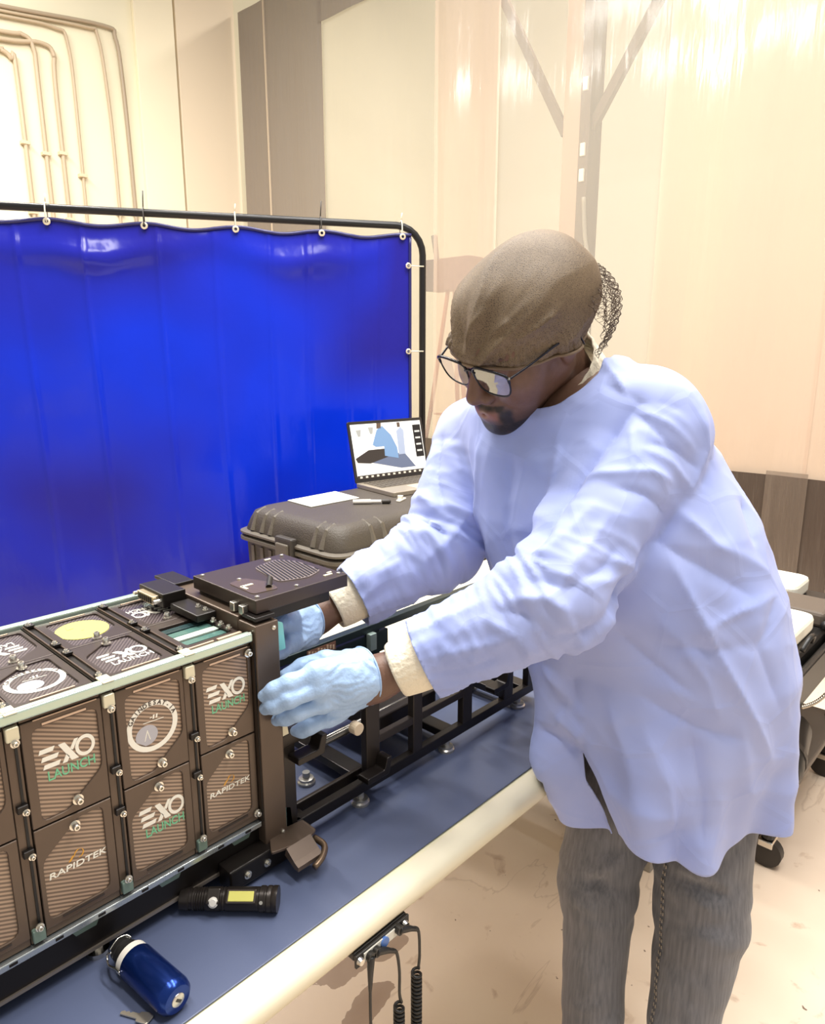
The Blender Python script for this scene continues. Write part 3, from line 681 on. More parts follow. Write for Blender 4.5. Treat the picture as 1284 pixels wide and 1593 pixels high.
# hinged head unit over the open end
HX0, HX1, HY0, HY1 = .474, .626, .712, .862
hu = MB().box(HX0, HX1, HY0, HY1, 1.122, 1.140).build('head_unit', DTOP, dep, bevel=.001)
MB().box(HX0+.006, HX1-.03, HY0+.004, HY1-.004, 1.108, 1.122).build('head_unit_body', DBK, hu, bevel=.001)
hp = round_poly([(.538, .752), (.578, .738), (.612, .752), (.615, .812), (.598, .842), (.552, .830)], .010)
MB().prism(hp, frame((0, 0, 1.140), (1, 0, 0), (0, 1, 0)), .0009).build('vent_field', mat('vent_grey', (128, 116, 112), .35, .3), hu)
Mv = frame((0, 0, 1.1405), (1, 0, 0), (0, 1, 0))
from math import inf
def inside(p, poly):
    c = False
    for i in range(len(poly)):
        a, b_ = poly[i-1], poly[i]
        if (a[1] > p[1]) != (b_[1] > p[1]) and p[0] < (b_[0]-a[0])*(p[1]-a[1])/(b_[1]-a[1])+a[0]: c = not c
    return c
for k in range(17):
    x = .530+k*.0055; seg_ = [t for t in np.linspace(.73, .85, 61) if inside((x+(t-.79)*.25, t), hp)]
    if len(seg_) < 4: continue
    t0, t1 = seg_[0]+.002, seg_[-1]-.002
    MB().prism([(x+(t0-.79)*.25-.0011, t0), (x+(t0-.79)*.25+.0011, t0), (x+(t1-.79)*.25+.0011, t1), (x+(t1-.79)*.25-.0011, t1)], Mv, .0012).build('vent_slat', mat('slat_black', (24, 20, 20), .4), hu)
for (u, v, a_, b_) in ((.500, .770, .018, .005), (.492, .764, .004, .014), (.604, .728, .014, .004), (.612, .735, .008, .003), (.590, .850, .010, .004)):
    MB().box(u-a_/2, u+a_/2, v-b_/2, v+b_/2, 1.140, 1.1412).build('white_mark', mat('mark_white', (232, 222, 196), .4), hu)
for (u, v) in ((.483, .722), (.483, .852), (.618, .722), (.618, .853), (.545, .722), (.508, .80), (.52, .745)): screw(hu, frame((u, v, 1.140), (1, 0, 0), (0, 1, 0)), 0, 0, .0022, .0025)
MB().prism(round_poly([(.486, .735), (.522, .730), (.530, .760), (.515, .800), (.488, .795)], .006), frame((0, 0, 1.1395), (1, 0, 0), (0, 1, 0)), .0012).build('cover_plate', mat('satin_plate', (112, 96, 82), .25, .5), hu)
MB().cyl((.515, .742, 1.141), (.530, .760, 1.146), .004, n=10).build('toggle', DBK, hu)
for y in (.73, .75): MB().box(.466, .474, y, y+.010, 1.118, 1.130).build('hinge_lug', SILV, hu, bevel=.001)
# support channel beneath
MB().box(-.05, .52, .716, .748, .792, .831).build('support_channel', DBK, dep, bevel=.0012)
MB().box(-.05, .52, .7135, .718, .789, .793).build('channel_lip', mat('worn_edge', (150, 138, 126), .3, .6), dep)
MB().box(-.05, .52, .905, .94, .792, .831).build('support_channel', DBK, dep, bevel=.0012)
for x in (.12, .235, .335, .435):
    MB().prism([(-.018, .0), (.018, .0), (.011, -.013), (-.011, -.013)], frame((x, .7155, .832), (1, 0, 0), (0, 0, 1)), .0015).build('channel_clip', mat('teal_clip', (120, 140, 128), .3, .3), dep)
for x in (.02, .25, .48):
    for y in (.73, .922): MB().lathe((x, y, T), (x, y, .792), [(0, .013), (.006, .013), (.006, .007), (.022, .007)], 14).build('foot', CHROME, dep)
# corner lock with lever
lk = MB().box(.40, .53, .688, .716, .776, .806).build('corner_lock', DBK, dep, bevel=.002)
MB().prism(round_poly([(0, .006), (.045, -.008), (.070, .0), (.070, .03), (.02, .038)], .004), frame((.455, .672, .806), (1, 0, 0), (0, 1, 0)), .004).build('lock_plate', DBR, lk, bevel=.0008)
MB().prism([(0, 0), (.020, -.010), (.028, -.010), (.028, -.004), (.02, .0), (.004, .012)], frame((.512, .672, .800), (0, -1, 0), (0, 0, 1)), .04).build('lock_hook', DBR, lk)
MB().tube(smooth_path([(.52, .672, .800), (.522, .652, .797), (.508, .640, .793), (.492, .636, .790)], 4), .0045, 8).build('lever', mat('brass_lever', (120, 100, 80), .3, .7), lk, smooth=True)
for x, z in ((.425, .79), (.455, .79)): screw(lk, frame((x, .688, z), (1, 0, 0), (0, 0, 1)), 0, 0, .0036, .004)
screw(lk, frame((.508, .686, .788), (1, 0, 0), (0, 0, 1)), 0, 0, .003, .004); screw(lk, frame((.524, .686, .79), (1, 0, 0), (0, 0, 1)), 0, 0, .003, .004)

# ---------------------------------------------------------------- loading cradle
cr = thing('loading_cradle', 'open black aluminium loading cradle beside the deployer on the blue mat', 'cradle', (.85, .82, T))
TB = mat('teal_black', (44, 56, 56), .3, .4)
CB = mat('cradle_black', (38, 32, 29), .32, .45)
CBR = mat('cradle_bronze', (52, 45, 40), .35, .4)
def plate_bar(name, m, x0, x1, y0, y1, z0, z1): return MB().box(x0, x1, y0, y1, z0, z1).build(name, m, cr, bevel=.0015)
y0, y1 = .708, .722
plate_bar('bottom_bar', CB, .502, 1.112, y0, y1, .788, .806)
plate_bar('top_bar', CBR, .502, 1.105, y0, y1, .925, .944)
plate_bar('middle_bar', CBR, .66, .905, y0+.001, y1-.001, .856, .869)
for x, w_ in ((.512, .02), (.668, .028), (.768, .022), (.897, .026), (1.02, .03), (1.097, .026)):
    plate_bar('upright', CBR if x < .9 else CB, x-w_/2, x+w_/2, y0+.0005, y1-.0005, .800, .932)
for x, z in ((.680, .815), (.99, .846), (.555, .905)):       # hook arms
    MB().prism(round_poly([(-.045, 0), (.0, 0), (.006, .028), (-.004, .028), (-.010, .010), (-.045, .010)], .003), frame((x, y0, z), (1, 0, 0), (0, 0, 1)), .022).build('hook_arm', CB, cr, bevel=.001)
y0, y1 = .914, .928
plate_bar('bottom_bar', CB, .502, 1.214, y0, y1, .788, .806)
plate_bar('top_rail', TB, .502, 1.214, y0-.002, y1+.002, .927, .942)
plate_bar('middle_bar', TB, .502, .905, y0, y1, .880, .922)
plate_bar('middle_bar', TB, .905, 1.214, y0, y1, .872, .886)
for x, w_ in ((.512, .02), (.70, .03), (.868, .03), (1.02, .06), (1.203, .022)):
    plate_bar('upright', TB, x-w_/2, x+w_/2, y0+.0005, y1-.0005, .80, .93)
for x in (.855, 1.032, 1.21): MB().box(x-.008, x+.008, y0-.012, y0, .895, .928).build('guide_block', mat('pale_teal_block', (160, 178, 170), .3, .3), cr, bevel=.001)
lb = MB().box(.705, .770, y0-.0025, y0, .922, .938).build('label_strip', mat('label_brown', (132, 96, 78), .5), cr)
for k in range(9): MB().box(.708+k*.0068, .712+k*.0068, y0-.0032, y0-.0024, .924+.003*(k % 2), .936-.002*(k % 3)).build('label_mark', mat('label_cream', (206, 180, 150), .5), lb)
for x in (.53, .668, .86, 1.05, 1.095):
    MB().box(x-.014, x+.014, .716, .920, .788, .802).build('cross_bar', CB, cr, bevel=.0012)
MB().tube([(.50, .77, .86), (1.08, .77, .86)], .007, 10).build('guide_rod', mat('steel_rod', (120, 116, 110), .25, .8), cr, smooth=True)
MB().tube([(.50, .868, .86), (1.08, .868, .86)], .007, 10).build('guide_rod', mat('steel_rod', (120, 116, 110), .25, .8), cr, smooth=True)
MB().box(.72, .86, .75, .89, .835, .866).build('slide_carriage', CB, cr, bevel=.003)
MB().cyl((.632, .700, .903), (.632, .714, .903), .0095, n=18).build('roller', mat('cream_roller', (226, 206, 176), .4), cr, bevel=.001)
for (x, y) in ((.644, .714), (.846, .714), (1.06, .714), (.62, .815), (.846, .92), (1.19, .92), (1.06, .83)):
    MB().lathe((x, y, T), (x, y, .789), [(0, .0145), (.004, .0145), (.006, .012), (.009, .012), (.010, .006), (.019, .006)], 16).build('foot', mat('steel_foot', (188, 184, 176), .3, .7), cr, auto=40)
plate_bar('dark_fill_plate', CB, .72, 1.09, .898, .904, .796, .868)  # dark plate added to fill the cradle's dark interior
plate_bar('lower_rail', CBR, .502, .70, .735, .742, .792, .81)
# ---------------------------------------------------------------- rugged transport cases
CASE = mat('case_grey', (70, 62, 52), .55, bump=.25, bscale=220, var=.06)
CASE2 = mat('case_trim', (96, 88, 76), .5, bump=.15, bscale=220)
CASED = mat('case_latch', (58, 52, 46), .5)
def rbox(x0, x1, y0, y1, r, taper=0.):
    return round_poly([(x0+taper, y0+taper), (x1-taper, y0+taper), (x1-taper, y1-taper), (x0+taper, y1-taper)], r, 5)
def loft(mb, rings):
    n = len(rings[0][0]); vs = []; fs = []
    for poly, z in rings: vs += [(u, v, z) for u, v in poly]
    for k in range(len(rings)-1):
        for i in range(n): j = (i+1) % n; fs.append((k*n+i, k*n+j, (k+1)*n+j, (k+1)*n+i))
    fs.append(tuple(range(n-1, -1, -1))); fs.append(tuple((len(rings)-1)*n+i for i in range(n)))
    return mb.add(vs, fs)
def rugged_case(x0, x1, y0, y1, z0, z1, label):
    h = z1-z0; zl = z1-.20*h          # parting line
    c = thing('transport_case', label, 'case', ((x0+x1)/2, (y0+y1)/2, z0), 'stacked transport cases')
    r_ = .06
    P = lambda t: rbox(x0, x1, y0, y1, r_, t)
    loft(MB(), [(P(.035), z0), (P(.02), z0+.012), (P(.012), zl-.035), (P(.012), zl-.006)]).build('body', CASE, c, auto=40)
    loft(MB(), [(P(.012), zl+.006), (P(.012), zl+.02), (P(.022), z1-.035), (P(.032), z1-.012), (P(.052), z1-.001), (P(.07), z1)]).build('lid', CASE, c, auto=40)
    for za, zb in ((zl-.020, zl-.002), (zl+.002, zl+.016)):
        loft(MB(), [(P(.004), za), (P(-.004), za+.004), (P(-.004), zb-.004), (P(.004), zb)]).build('rim', CASE2, c, auto=40)
    def rib(px, py, nx, ny):
        # a rib running up the body and over the lid shoulder
        tx, ty = -ny, nx; b = MB(); w_ = .010
        def q(o, z): return (px-nx*o, py-ny*o, z)
        path = [q(.020, z0+.02), q(.008, z0+.05), q(.004, zl-.03)]
        for a_, b_ in zip(path, path[1:]): b.tube([a_, b_], w_*1.1, 4)
        b.build('rib', CASE2, c)
        path = [q(.004, zl+.018), q(.012, z1-.05), q(.024, z1-.018), q(.055, z1-.002)]
        MB().tube(path, [.013, .013, .012, .007], 5).build('rib', CASE2, c)
    for y in (y0+.085, y0+.125, y0+.34, y0+.385, y1-.08):
        rib(x0+.012, y, -1, 0)
    xs = [x0+.16, x0+.21, x0+.46, x0+.51, x1-.12]
    for x in xs: rib(x, y0+.012, 0, -1)
    def latch(M):
        l = MB().obox(M, .085, .026, .11).build('latch', CASED, c, bevel=.006)
        MB().obox(M @ Matrix.Translation((0, .015, -.012)), .06, .012, .05).build('latch_tongue', CASE2, l, bevel=.004)
        MB().obox(M @ Matrix.Translation((0, .012, .03)), .022, .018, .016).build('latch_pin', mat('steel_pin', (190, 184, 172), .3, .8), l, bevel=.003)
    latch(frame((x0-.004, y0+.235, zl-.02), (0, -1, 0), (-1, 0, 0)))
    latch(frame((x0+.335, y0-.004, zl-.02), (1, 0, 0), (0, -1, 0)) @ Matrix.Rotation(0, 4, 'Z'))
    # carrying handle on the short side
    hd = MB().tube(smooth_path([(x0-.004, y0+.14, zl-.09), (x0-.05, y0+.16, zl-.13), (x0-.055, y0+.235, zl-.14), (x0-.05, y0+.31, zl-.13), (x0-.004, y0+.33, zl-.09)], 5), .013, 8)
    hd.build('handle', CASED, c, smooth=True)
    return c
rugged_case(1.268, 2.17, 1.485, 2.0, .50, .945, 'big dark grey ribbed transport case with a laptop on top')
rugged_case(1.268, 2.17, 1.485, 2.0, 0, .492, 'dark ribbed transport case standing underneath the one with the laptop')
# laptop
up = Vector((0, 0, 1)); zc = .9455
wd = Vector((.985, -.15, 0)).normalized(); dd = Vector((-wd.y, wd.x, 0))
O = Vector((1.735, 1.72, zc)); LW, LD = .36, .24
lt = thing('laptop', 'open silver laptop showing a workshop picture on the big case', 'laptop', O+wd*LW/2+dd*LD/2)
ML = frame(O, wd, dd)
ALU = mat('laptop_silver', (170, 158, 140), .35, .5)
MB().prism(round_poly([(0, 0), (LW, 0), (LW, LD), (0, LD)], .012), ML, .016).build('base', ALU, lt, bevel=.002)
kb = MB().prism(round_poly([(.02, .10), (LW-.02, .10), (LW-.02, LD-.02), (.02, LD-.02)], .004), ML @ Matrix.Translation((0, 0, .016)), .0008).build('keyboard', mat('key_deck', (120, 110, 96), .4), lt)
for r_ in range(5):
    for k in range(14):
        u = .026+k*.0228; v = .106+r_*.0242
        MB().prism([(u, v), (u+.019, v), (u+.019, v+.020), (u, v+.020)], ML @ Matrix.Translation((0, 0, .0166)), .0016).build('key', mat('key_cap', (86, 78, 68), .5), kb)
MB().prism(round_poly([(LW/2-.06, .012), (LW/2+.06, .012), (LW/2+.06, .088), (LW/2-.06, .088)], .004), ML @ Matrix.Translation((0, 0, .016)), .0006).build('touchpad', mat('pad', (186, 174, 156), .3, .2), lt)
tilt = R(14); su = (up*math.cos(tilt)+dd*math.sin(tilt)).normalized()
MS = frame(O+dd*(LD-.004)+up*.014, wd, su)       # screen frame, z toward the user
SH = .235
sn = MB().prism(round_poly([(0, 0), (LW, 0), (LW, SH), (0, SH)], .008), MS @ Matrix.Translation((0, 0, -.007)), .007).build('screen_lid', mat('lid_dark', (44, 40, 38), .3), lt, bevel=.001)
def lit(name, rgb, e=.5): return mat('screen_'+name, rgb, .3, emit=e, spec=.2)
def shape(name, pts, rgb, lay_, e=.4):
    MB().prism([(LW*u, SH*v) for u, v in pts], MS @ Matrix.Translation((0, 0, .0002*lay_)), .0002).build(name, lit('%d_%d_%d' % rgb, rgb, e), sn)
shape('screen_picture', [(.03, .10), (.97, .10), (.97, .95), (.03, .95)], (232, 230, 224), 0)
shape('picture_wall', [(.03, .55), (.85, .55), (.85, .95), (.03, .95)], (238, 236, 230), 1)
shape('picture_floor', [(.03, .16), (.55, .16), (.30, .34), (.03, .40)], (226, 220, 206), 1)
shape('picture_bench', [(.10, .36), (.62, .17), (.82, .17), (.70, .40), (.40, .48)], (96, 104, 124), 2)
shape('picture_machine', [(.04, .40), (.22, .52), (.46, .52), (.46, .38), (.22, .30), (.06, .33)], (58, 52, 48), 3)
shape('picture_person', [(.28, .60), (.36, .84), (.44, .90), (.54, .74), (.60, .52), (.60, .34), (.42, .40), (.43, .56), (.32, .56)], (110, 138, 172), 4)
shape('picture_head', [(.36, .86), (.42, .86), (.43, .95), (.37, .95)], (92, 76, 64), 4)
shape('picture_standing', [(.61, .40), (.70, .40), (.72, .80), (.68, .86), (.62, .80)], (150, 160, 180), 4)
shape('picture_standing', [(.64, .86), (.68, .86), (.68, .94), (.64, .94)], (88, 74, 64), 4)
for k, (u, v) in enumerate(((.11, .80), (.27, .83))): shape('picture_icon', [(u, v-.05), (u+.03, v-.05), (u+.05, v+.06), (u-.02, v+.06)], (150, 150, 146), 4)
shape('chat_panel', [(.85, .33), (.96, .33), (.96, .88), (.85, .88)], (40, 38, 38), 5, .3)
for k in range(4): shape('chat_row', [(.87, .42+.11*k), (.94, .42+.11*k), (.94, .45+.11*k), (.87, .45+.11*k)], (190, 188, 182), 6)
shape('task_bar', [(.03, .06), (.97, .06), (.97, .12), (.03, .12)], (60, 54, 50), 5, .3)
for k in range(12): shape('task_icon', [(.06+.072*k, .075), (.09+.072*k, .075), (.09+.072*k, .105), (.06+.072*k, .105)], (210, 200, 180), 6)
# sheet of paper, pens and scraps on the case
pc = [Vector((1.44, 1.94, zc+.001)), Vector((1.43, 1.80, zc+.001)), Vector((1.64, 1.795, zc+.001)), Vector((1.66, 1.945, zc+.001))]
b = MB(); b.add([p for p in pc]+[p+up*.002 for p in pc], [(3, 2, 1, 0), (4, 5, 6, 7), (0, 1, 5, 4), (1, 2, 6, 5), (2, 3, 7, 6), (3, 0, 4, 7)])
po = tag(b.build('paper_sheet', mat('paper', (238, 234, 222), .7)), 'white sheet of paper lying flat on the big case', 'paper')
po.data.name = 'paper_sheet'
pn = thing('marker_pen', 'white marker pen lying on the case in front of the paper', 'pen', (1.60, 1.70, zc))
MB().lathe((1.56, 1.74, zc+.008), (1.63, 1.675, zc+.008), [(0, .004), (.002, .008), (.06, .008), (.062, .0065), (.0955, .006)], 12).build('barrel', mat('pen_white', (230, 224, 212), .4), pn, auto=40)
MB().lathe((1.632, 1.673, zc+.008), (1.655, 1.652, zc+.008), [(0, .008), (.025, .008), (.03, .005)], 12).build('cap', CASED, pn, auto=40)
for i, (x, y, s_, lab) in enumerate(((1.715, 1.665, .02, 'white plastic clip on the case just before the laptop'), (1.77, 1.62, .012, 'tiny white plastic scrap on the case beside the blue sleeve'))):
    s = thing('plastic_clip', lab, 'clip', (x, y, zc), 'scraps on the case')
    MB().prism(round_poly([(-s_*1.6, -s_*.4), (s_*1.6, -s_*.5), (s_*1.4, s_*.5), (-s_*1.4, s_*.4)], s_*.3), frame((x, y, zc), (.9, .4, 0), (-.4, .9, 0)), .005).build('clip_base', mat('clip_white2', (236, 230, 214), .4), s, bevel=.001)
    MB().prism(round_poly([(-s_*.4, -s_*.4), (s_*.5, -s_*.3), (s_*.3, s_*.6), (-s_*.4, s_*.5)], s_*.2), frame((x, y, zc+.005), (.9, .4, 0), (-.4, .9, 0)), s_*.6).build('clip_tab', mat('clip_white2', (236, 230, 214), .4), s, bevel=.001)

# ---------------------------------------------------------------- equipment trolley at the right edge
FOAM = mat('white_foam', (246, 240, 222), .8)
tr = thing('equipment_trolley', 'black wheeled equipment trolley standing by the dark vinyl band', 'trolley', (2.25, .75, 0))
MB().box(1.93, 2.66, .43, 1.2, .52, .56).build('shelf', BLK, tr, bevel=.01)
MB().box(1.93, 2.66, .425, .445, .52, .62).build('side_lip', BLK, tr, bevel=.006)
for x in (1.99, 2.6):
    for y in (.47, 1.16):
        MB().cyl((x, y, .09), (x, y, .52), .018, n=10).build('leg', BLK, tr)
        w_ = MB().lathe((x-.018, y, .045), (x+.018, y, .045), [(0, .02), (.004, .043), (.032, .043), (.036, .02)], 20).build('caster', mat('tyre_black', (40, 34, 30), .45), tr, auto=40)
        MB().obox(frame((x, y, .078), (1, 0, 0), (0, 1, 0)), .05, .04, .02).build('caster_fork', CHROME, w_, bevel=.003)
MB().box(1.95, 2.64, .44, 1.18, .20, .225).build('lower_shelf', mat('shelf_grey', (96, 86, 76), .5), tr, bevel=.005)
oc = thing('instrument_case', 'open black instrument case with white foam blocks on the trolley', 'case', (2.28, .8, .56))
MB().box(1.95, 2.64, .455, 1.16, .56, .645).build('tray', BLK, oc, bevel=.015)
MB().prism(rbox(1.975, 2.245, .475, 1.1, .04), Matrix.Translation((0, 0, .645)), .05).build('foam_block', FOAM, oc, bevel=.012)
MB().prism(rbox(2.44, 2.62, .585, 1.1, .04), Matrix.Translation((0, 0, .645)), .055).build('foam_block', FOAM, oc, bevel=.012)
MB().box(2.265, 2.425, .46, 1.12, .645, .69).build('divider', mat('warm_grey_lid', (92, 82, 72), .5), oc, bevel=.01)
MB().tube(smooth_path([(2.02, .452, .655), (2.05, .444, .685), (2.09, .444, .68), (2.11, .452, .655)], 4), .007, 8).build('latch_loop', BLK, oc, smooth=True)
MB().tube([(2.25, .45, .66), (2.4, .44, .63), (2.5, .46, .69), (2.62, .45, .64)], .016, 8).build('strap_roll', BLK, oc, smooth=True)
ch = thing('ball_chain', 'beaded chain strung along the front of the black trolley', 'chain', (2.2, .42, .50))
for k in range(30):
    t = k/29; p = Vector((1.95+.6*t, .418, .53-.06*math.sin(math.pi*t)))
    MB().lathe(p-Vector((.006, 0, 0)), p+Vector((.006, 0, 0)), [(0, .002), (.003, .005), (.006, .006), (.009, .005), (.012, .002)], 8).build('bead', mat('chain_metal', (180, 170, 154), .3, .8), ch, smooth=True)
hb = thing('black_roll', 'black rolled bag on the trolley\'s lower shelf', 'bag', (2.1, .5, .225))
MB().lathe((2.0, .47, .29), (2.3, .52, .29), [(0, .02), (.004, .055), (.02, .063), (.28, .063), (.30, .055), (.304, .02)], 18).build('roll', BLK, hb, auto=50)
MB().lathe((2.08, .483, .29), (2.11, .488, .29), [(0, .062), (0, .066), (.03, .066), (.03, .062)], 18, False).build('strap', CASED, hb)
# ---------------------------------------------------------------- implicit-surface modelling for the figure
def V3(*a): return np.array(a, dtype=np.float64)
def cone(P, a, b, ra, rb):
    """round cone between a and b"""
    a = np.asarray(a, float); b = np.asarray(b, float); ba = b-a; L2 = ba@ba
    pa = P-a; t = np.clip((pa@ba)/L2, 0, 1)
    return np.linalg.norm(pa-t[..., None]*ba, axis=-1)-(ra+(rb-ra)*t)
def ell(P, c, r):
    r = np.asarray(r, float); q = (P-np.asarray(c, float))/r
    k0 = np.linalg.norm(q, axis=-1); k1 = np.linalg.norm(q/r, axis=-1)
    return k0*(k0-1)/np.maximum(k1, 1e-9)
def smin(a, b, k):
    h = np.clip(.5+.5*(b-a)/k, 0, 1); return b+(a-b)*h-k*h*(1-h)
def smax(a, b, k): return -smin(-a, -b, k)
def chain(P, pts, rad, k=.02):
    d = None
    for i in range(len(pts)-1):
        c = cone(P, pts[i], pts[i+1], rad[i], rad[i+1]); d = c if d is None else smin(d, c, k)
    return d
def surface(fn, lo, hi, h, newton=2):
    """surface nets of fn = 0 in the box, returns verts, quads"""
    lo = np.asarray(lo, float); hi = np.asarray(hi, float)
    n = np.maximum(2, np.ceil((hi-lo)/h).astype(int))+1
    ax = [lo[i]+h*np.arange(n[i]) for i in range(3)]
    F = np.empty(n, np.float32)
    YZ = np.stack(np.meshgrid(ax[1], ax[2], indexing='ij'), -1)
    for i0 in range(0, n[0], 16):
        xs = ax[0][i0:i0+16]
        P = np.empty((len(xs), n[1], n[2], 3)); P[..., 0] = xs[:, None, None]; P[..., 1:] = YZ
        F[i0:i0+16] = fn(P)
    S_ = F < 0
    c = np.zeros(n-1, np.uint8)
    offs = [(i, j, k) for i in (0, 1) for j in (0, 1) for k in (0, 1)]
    for o in offs: c += S_[o[0]:n[0]-1+o[0], o[1]:n[1]-1+o[1], o[2]:n[2]-1+o[2]]
    act = (c > 0) & (c < 8); idx = np.argwhere(act)
    vid = -np.ones(act.shape, np.int64); vid[act] = np.arange(len(idx))
    acc = np.zeros((len(idx), 3)); cnt = np.zeros(len(idx))
    for a in offs:
        for d in range(3):
            if a[d]: continue
            b = list(a); b[d] = 1
            fa = F[idx[:, 0]+a[0], idx[:, 1]+a[1], idx[:, 2]+a[2]]; fb = F[idx[:, 0]+b[0], idx[:, 1]+b[1], idx[:, 2]+b[2]]
            m = (fa < 0) != (fb < 0); t = np.where(m, fa/np.where(m, fa-fb, 1), 0)
            p = np.tile(np.array(a, float), (len(idx), 1)); p[:, d] += t
            acc[m] += p[m]; cnt[m] += 1
    v = lo+h*(idx+acc/cnt[:, None])
    quads = []
    for d in range(3):
        e1, e2 = [(1, 2), (2, 0), (0, 1)][d]
        sl = [slice(1, n[i]-1) for i in range(3)]; sl[d] = slice(0, n[d]-1)
        sl2 = list(sl); sl2[d] = slice(1, n[d])
        s0 = S_[tuple(sl)]; s1 = S_[tuple(sl2)]
        ix = np.argwhere(s0 != s1)
        if not len(ix): continue
        fl = s0[ix[:, 0], ix[:, 1], ix[:, 2]]
        base = ix.copy(); base[:, e1] += 1; base[:, e2] += 1
        def cell(u, w_):
            q = base.copy(); q[:, e1] -= u; q[:, e2] -= w_; return vid[q[:, 0], q[:, 1], q[:, 2]]
        q = np.stack([cell(1, 1), cell(0, 1), cell(0, 0), cell(1, 0)], 1)
        q[~fl] = q[~fl][:, ::-1]; quads.append(q)
    quads = np.concatenate(quads); quads = quads[(quads >= 0).all(1)]
    for _ in range(newton):
        e = h*.3; f0 = fn(v); g = np.stack([fn(v+e*np.eye(3)[i])-f0 for i in range(3)], -1)/e
        step = (f0/np.maximum((g*g).sum(-1), .05))[:, None]*g
        L_ = np.linalg.norm(step, axis=1, keepdims=True); v = v-step*np.minimum(1, h/np.maximum(L_, 1e-9))
    return v, quads
def normals(v, f):
    n = np.cross(v[f[:, 2]]-v[f[:, 0]], v[f[:, -1]]-v[f[:, 1]]) if f.shape[1] == 4 else np.cross(v[f[:, 1]]-v[f[:, 0]], v[f[:, 2]]-v[f[:, 0]])
    N = np.zeros_like(v)
    for i in range(f.shape[1]): np.add.at(N, f[:, i], n)
    return N/np.maximum(np.linalg.norm(N, axis=1, keepdims=True), 1e-12)
def relax(v, f, it=2, lam=.5):
    for _ in range(it):
        A_ = np.zeros_like(v); C_ = np.zeros(len(v))
        m = f.shape[1]
        for i in range(m):
            a, b = f[:, i], f[:, (i+1) % m]
            np.add.at(A_, a, v[b]); np.add.at(C_, a, 1); np.add.at(A_, b, v[a]); np.add.at(C_, b, 1)
        v = v*(1-lam)+lam*A_/np.maximum(C_, 1)[:, None]
    return v
def clip(v, tri, s):
    """keep the part of a triangle mesh where s > 0, with clean cut edges"""
    pos = s > 0; k = pos[tri].sum(1); out = [tri[k == 3]]; nv = [v]; ns = [s]; base = len(v); new = {}; ex = []
    def cut(a, b):
        key = (a, b) if a < b else (b, a)
        if key not in new:
            t = s[key[0]]/(s[key[0]]-s[key[1]]); new[key] = base+len(ex); ex.append(v[key[0]]*(1-t)+v[key[1]]*t)
        return new[key]
    extra = []
    for t in tri[(k > 0) & (k < 3)]:
        t = [int(x) for x in t]
        for r_ in range(3):
            a, b, c = t[r_], t[(r_+1) % 3], t[(r_+2) % 3]
            if pos[a] and not pos[b] and not pos[c]: extra.append((a, cut(a, b), cut(a, c))); break
            if pos[a] and pos[b] and not pos[c]:
                q, w_ = cut(b, c), cut(a, c); extra += [(a, b, q), (a, q, w_)]; break
    V_ = np.concatenate([v, np.array(ex).reshape(-1, 3)]); T_ = np.concatenate([out[0], np.array(extra, int).reshape(-1, 3)])
    return compact(V_, T_)
def compact(v, f):
    used = np.zeros(len(v), bool); used[f.ravel()] = True; m = np.cumsum(used)-1
    return v[used], m[f]
def tris(q): return np.concatenate([q[:, [0, 1, 2]], q[:, [0, 2, 3]]])
def np_mesh(name, v, f, m, parent=None, attr=None):
    me = bpy.data.meshes.new(name); me.from_pydata(v.tolist(), [], f.tolist()); me.update()
    o = link(name, me, m, parent, smooth=True)
    if attr is not None:
        ca = me.color_attributes.new('tint', 'FLOAT_COLOR', 'POINT')
        a = np.ones((len(v), 4), np.float32); a[:, :3] = attr; ca.data.foreach_set('color', a.ravel())
    return o
def noise_at(P, seed=0.):
    return np.array([mnoise.noise(Vector((p[0]+seed, p[1]-seed*.7, p[2]+seed*.3))) for p in P])
def smoothstep(x, a, b): t = np.clip((x-a)/(b-a), 0, 1); return t*t*(3-2*t)
def seg_dist(P, pts):
    """distance to a polyline and the parameter along it (0..1)"""
    pts = np.asarray(pts, float); best = np.full(len(P), 1e9); par = np.zeros(len(P)); m = len(pts)-1
    for i in range(m):
        ba = pts[i+1]-pts[i]; t = np.clip(((P-pts[i])@ba)/(ba@ba), 0, 1)
        d = np.linalg.norm(P-pts[i]-t[:, None]*ba, axis=1); w_ = d < best
        best[w_] = d[w_]; par[w_] = (i+t[w_])/m
    return best, par
def fold(P, N, D, pts, amp, width):
    """adds a ridge (amp > 0) or a valley along a polyline to displacement D"""
    d, t = seg_dist(P, pts)
    D += amp*np.exp(-(d/width)**1.25)*np.clip(np.sin(np.pi*np.clip(.06+.88*t, 0, 1))*1.6, 0, 1)
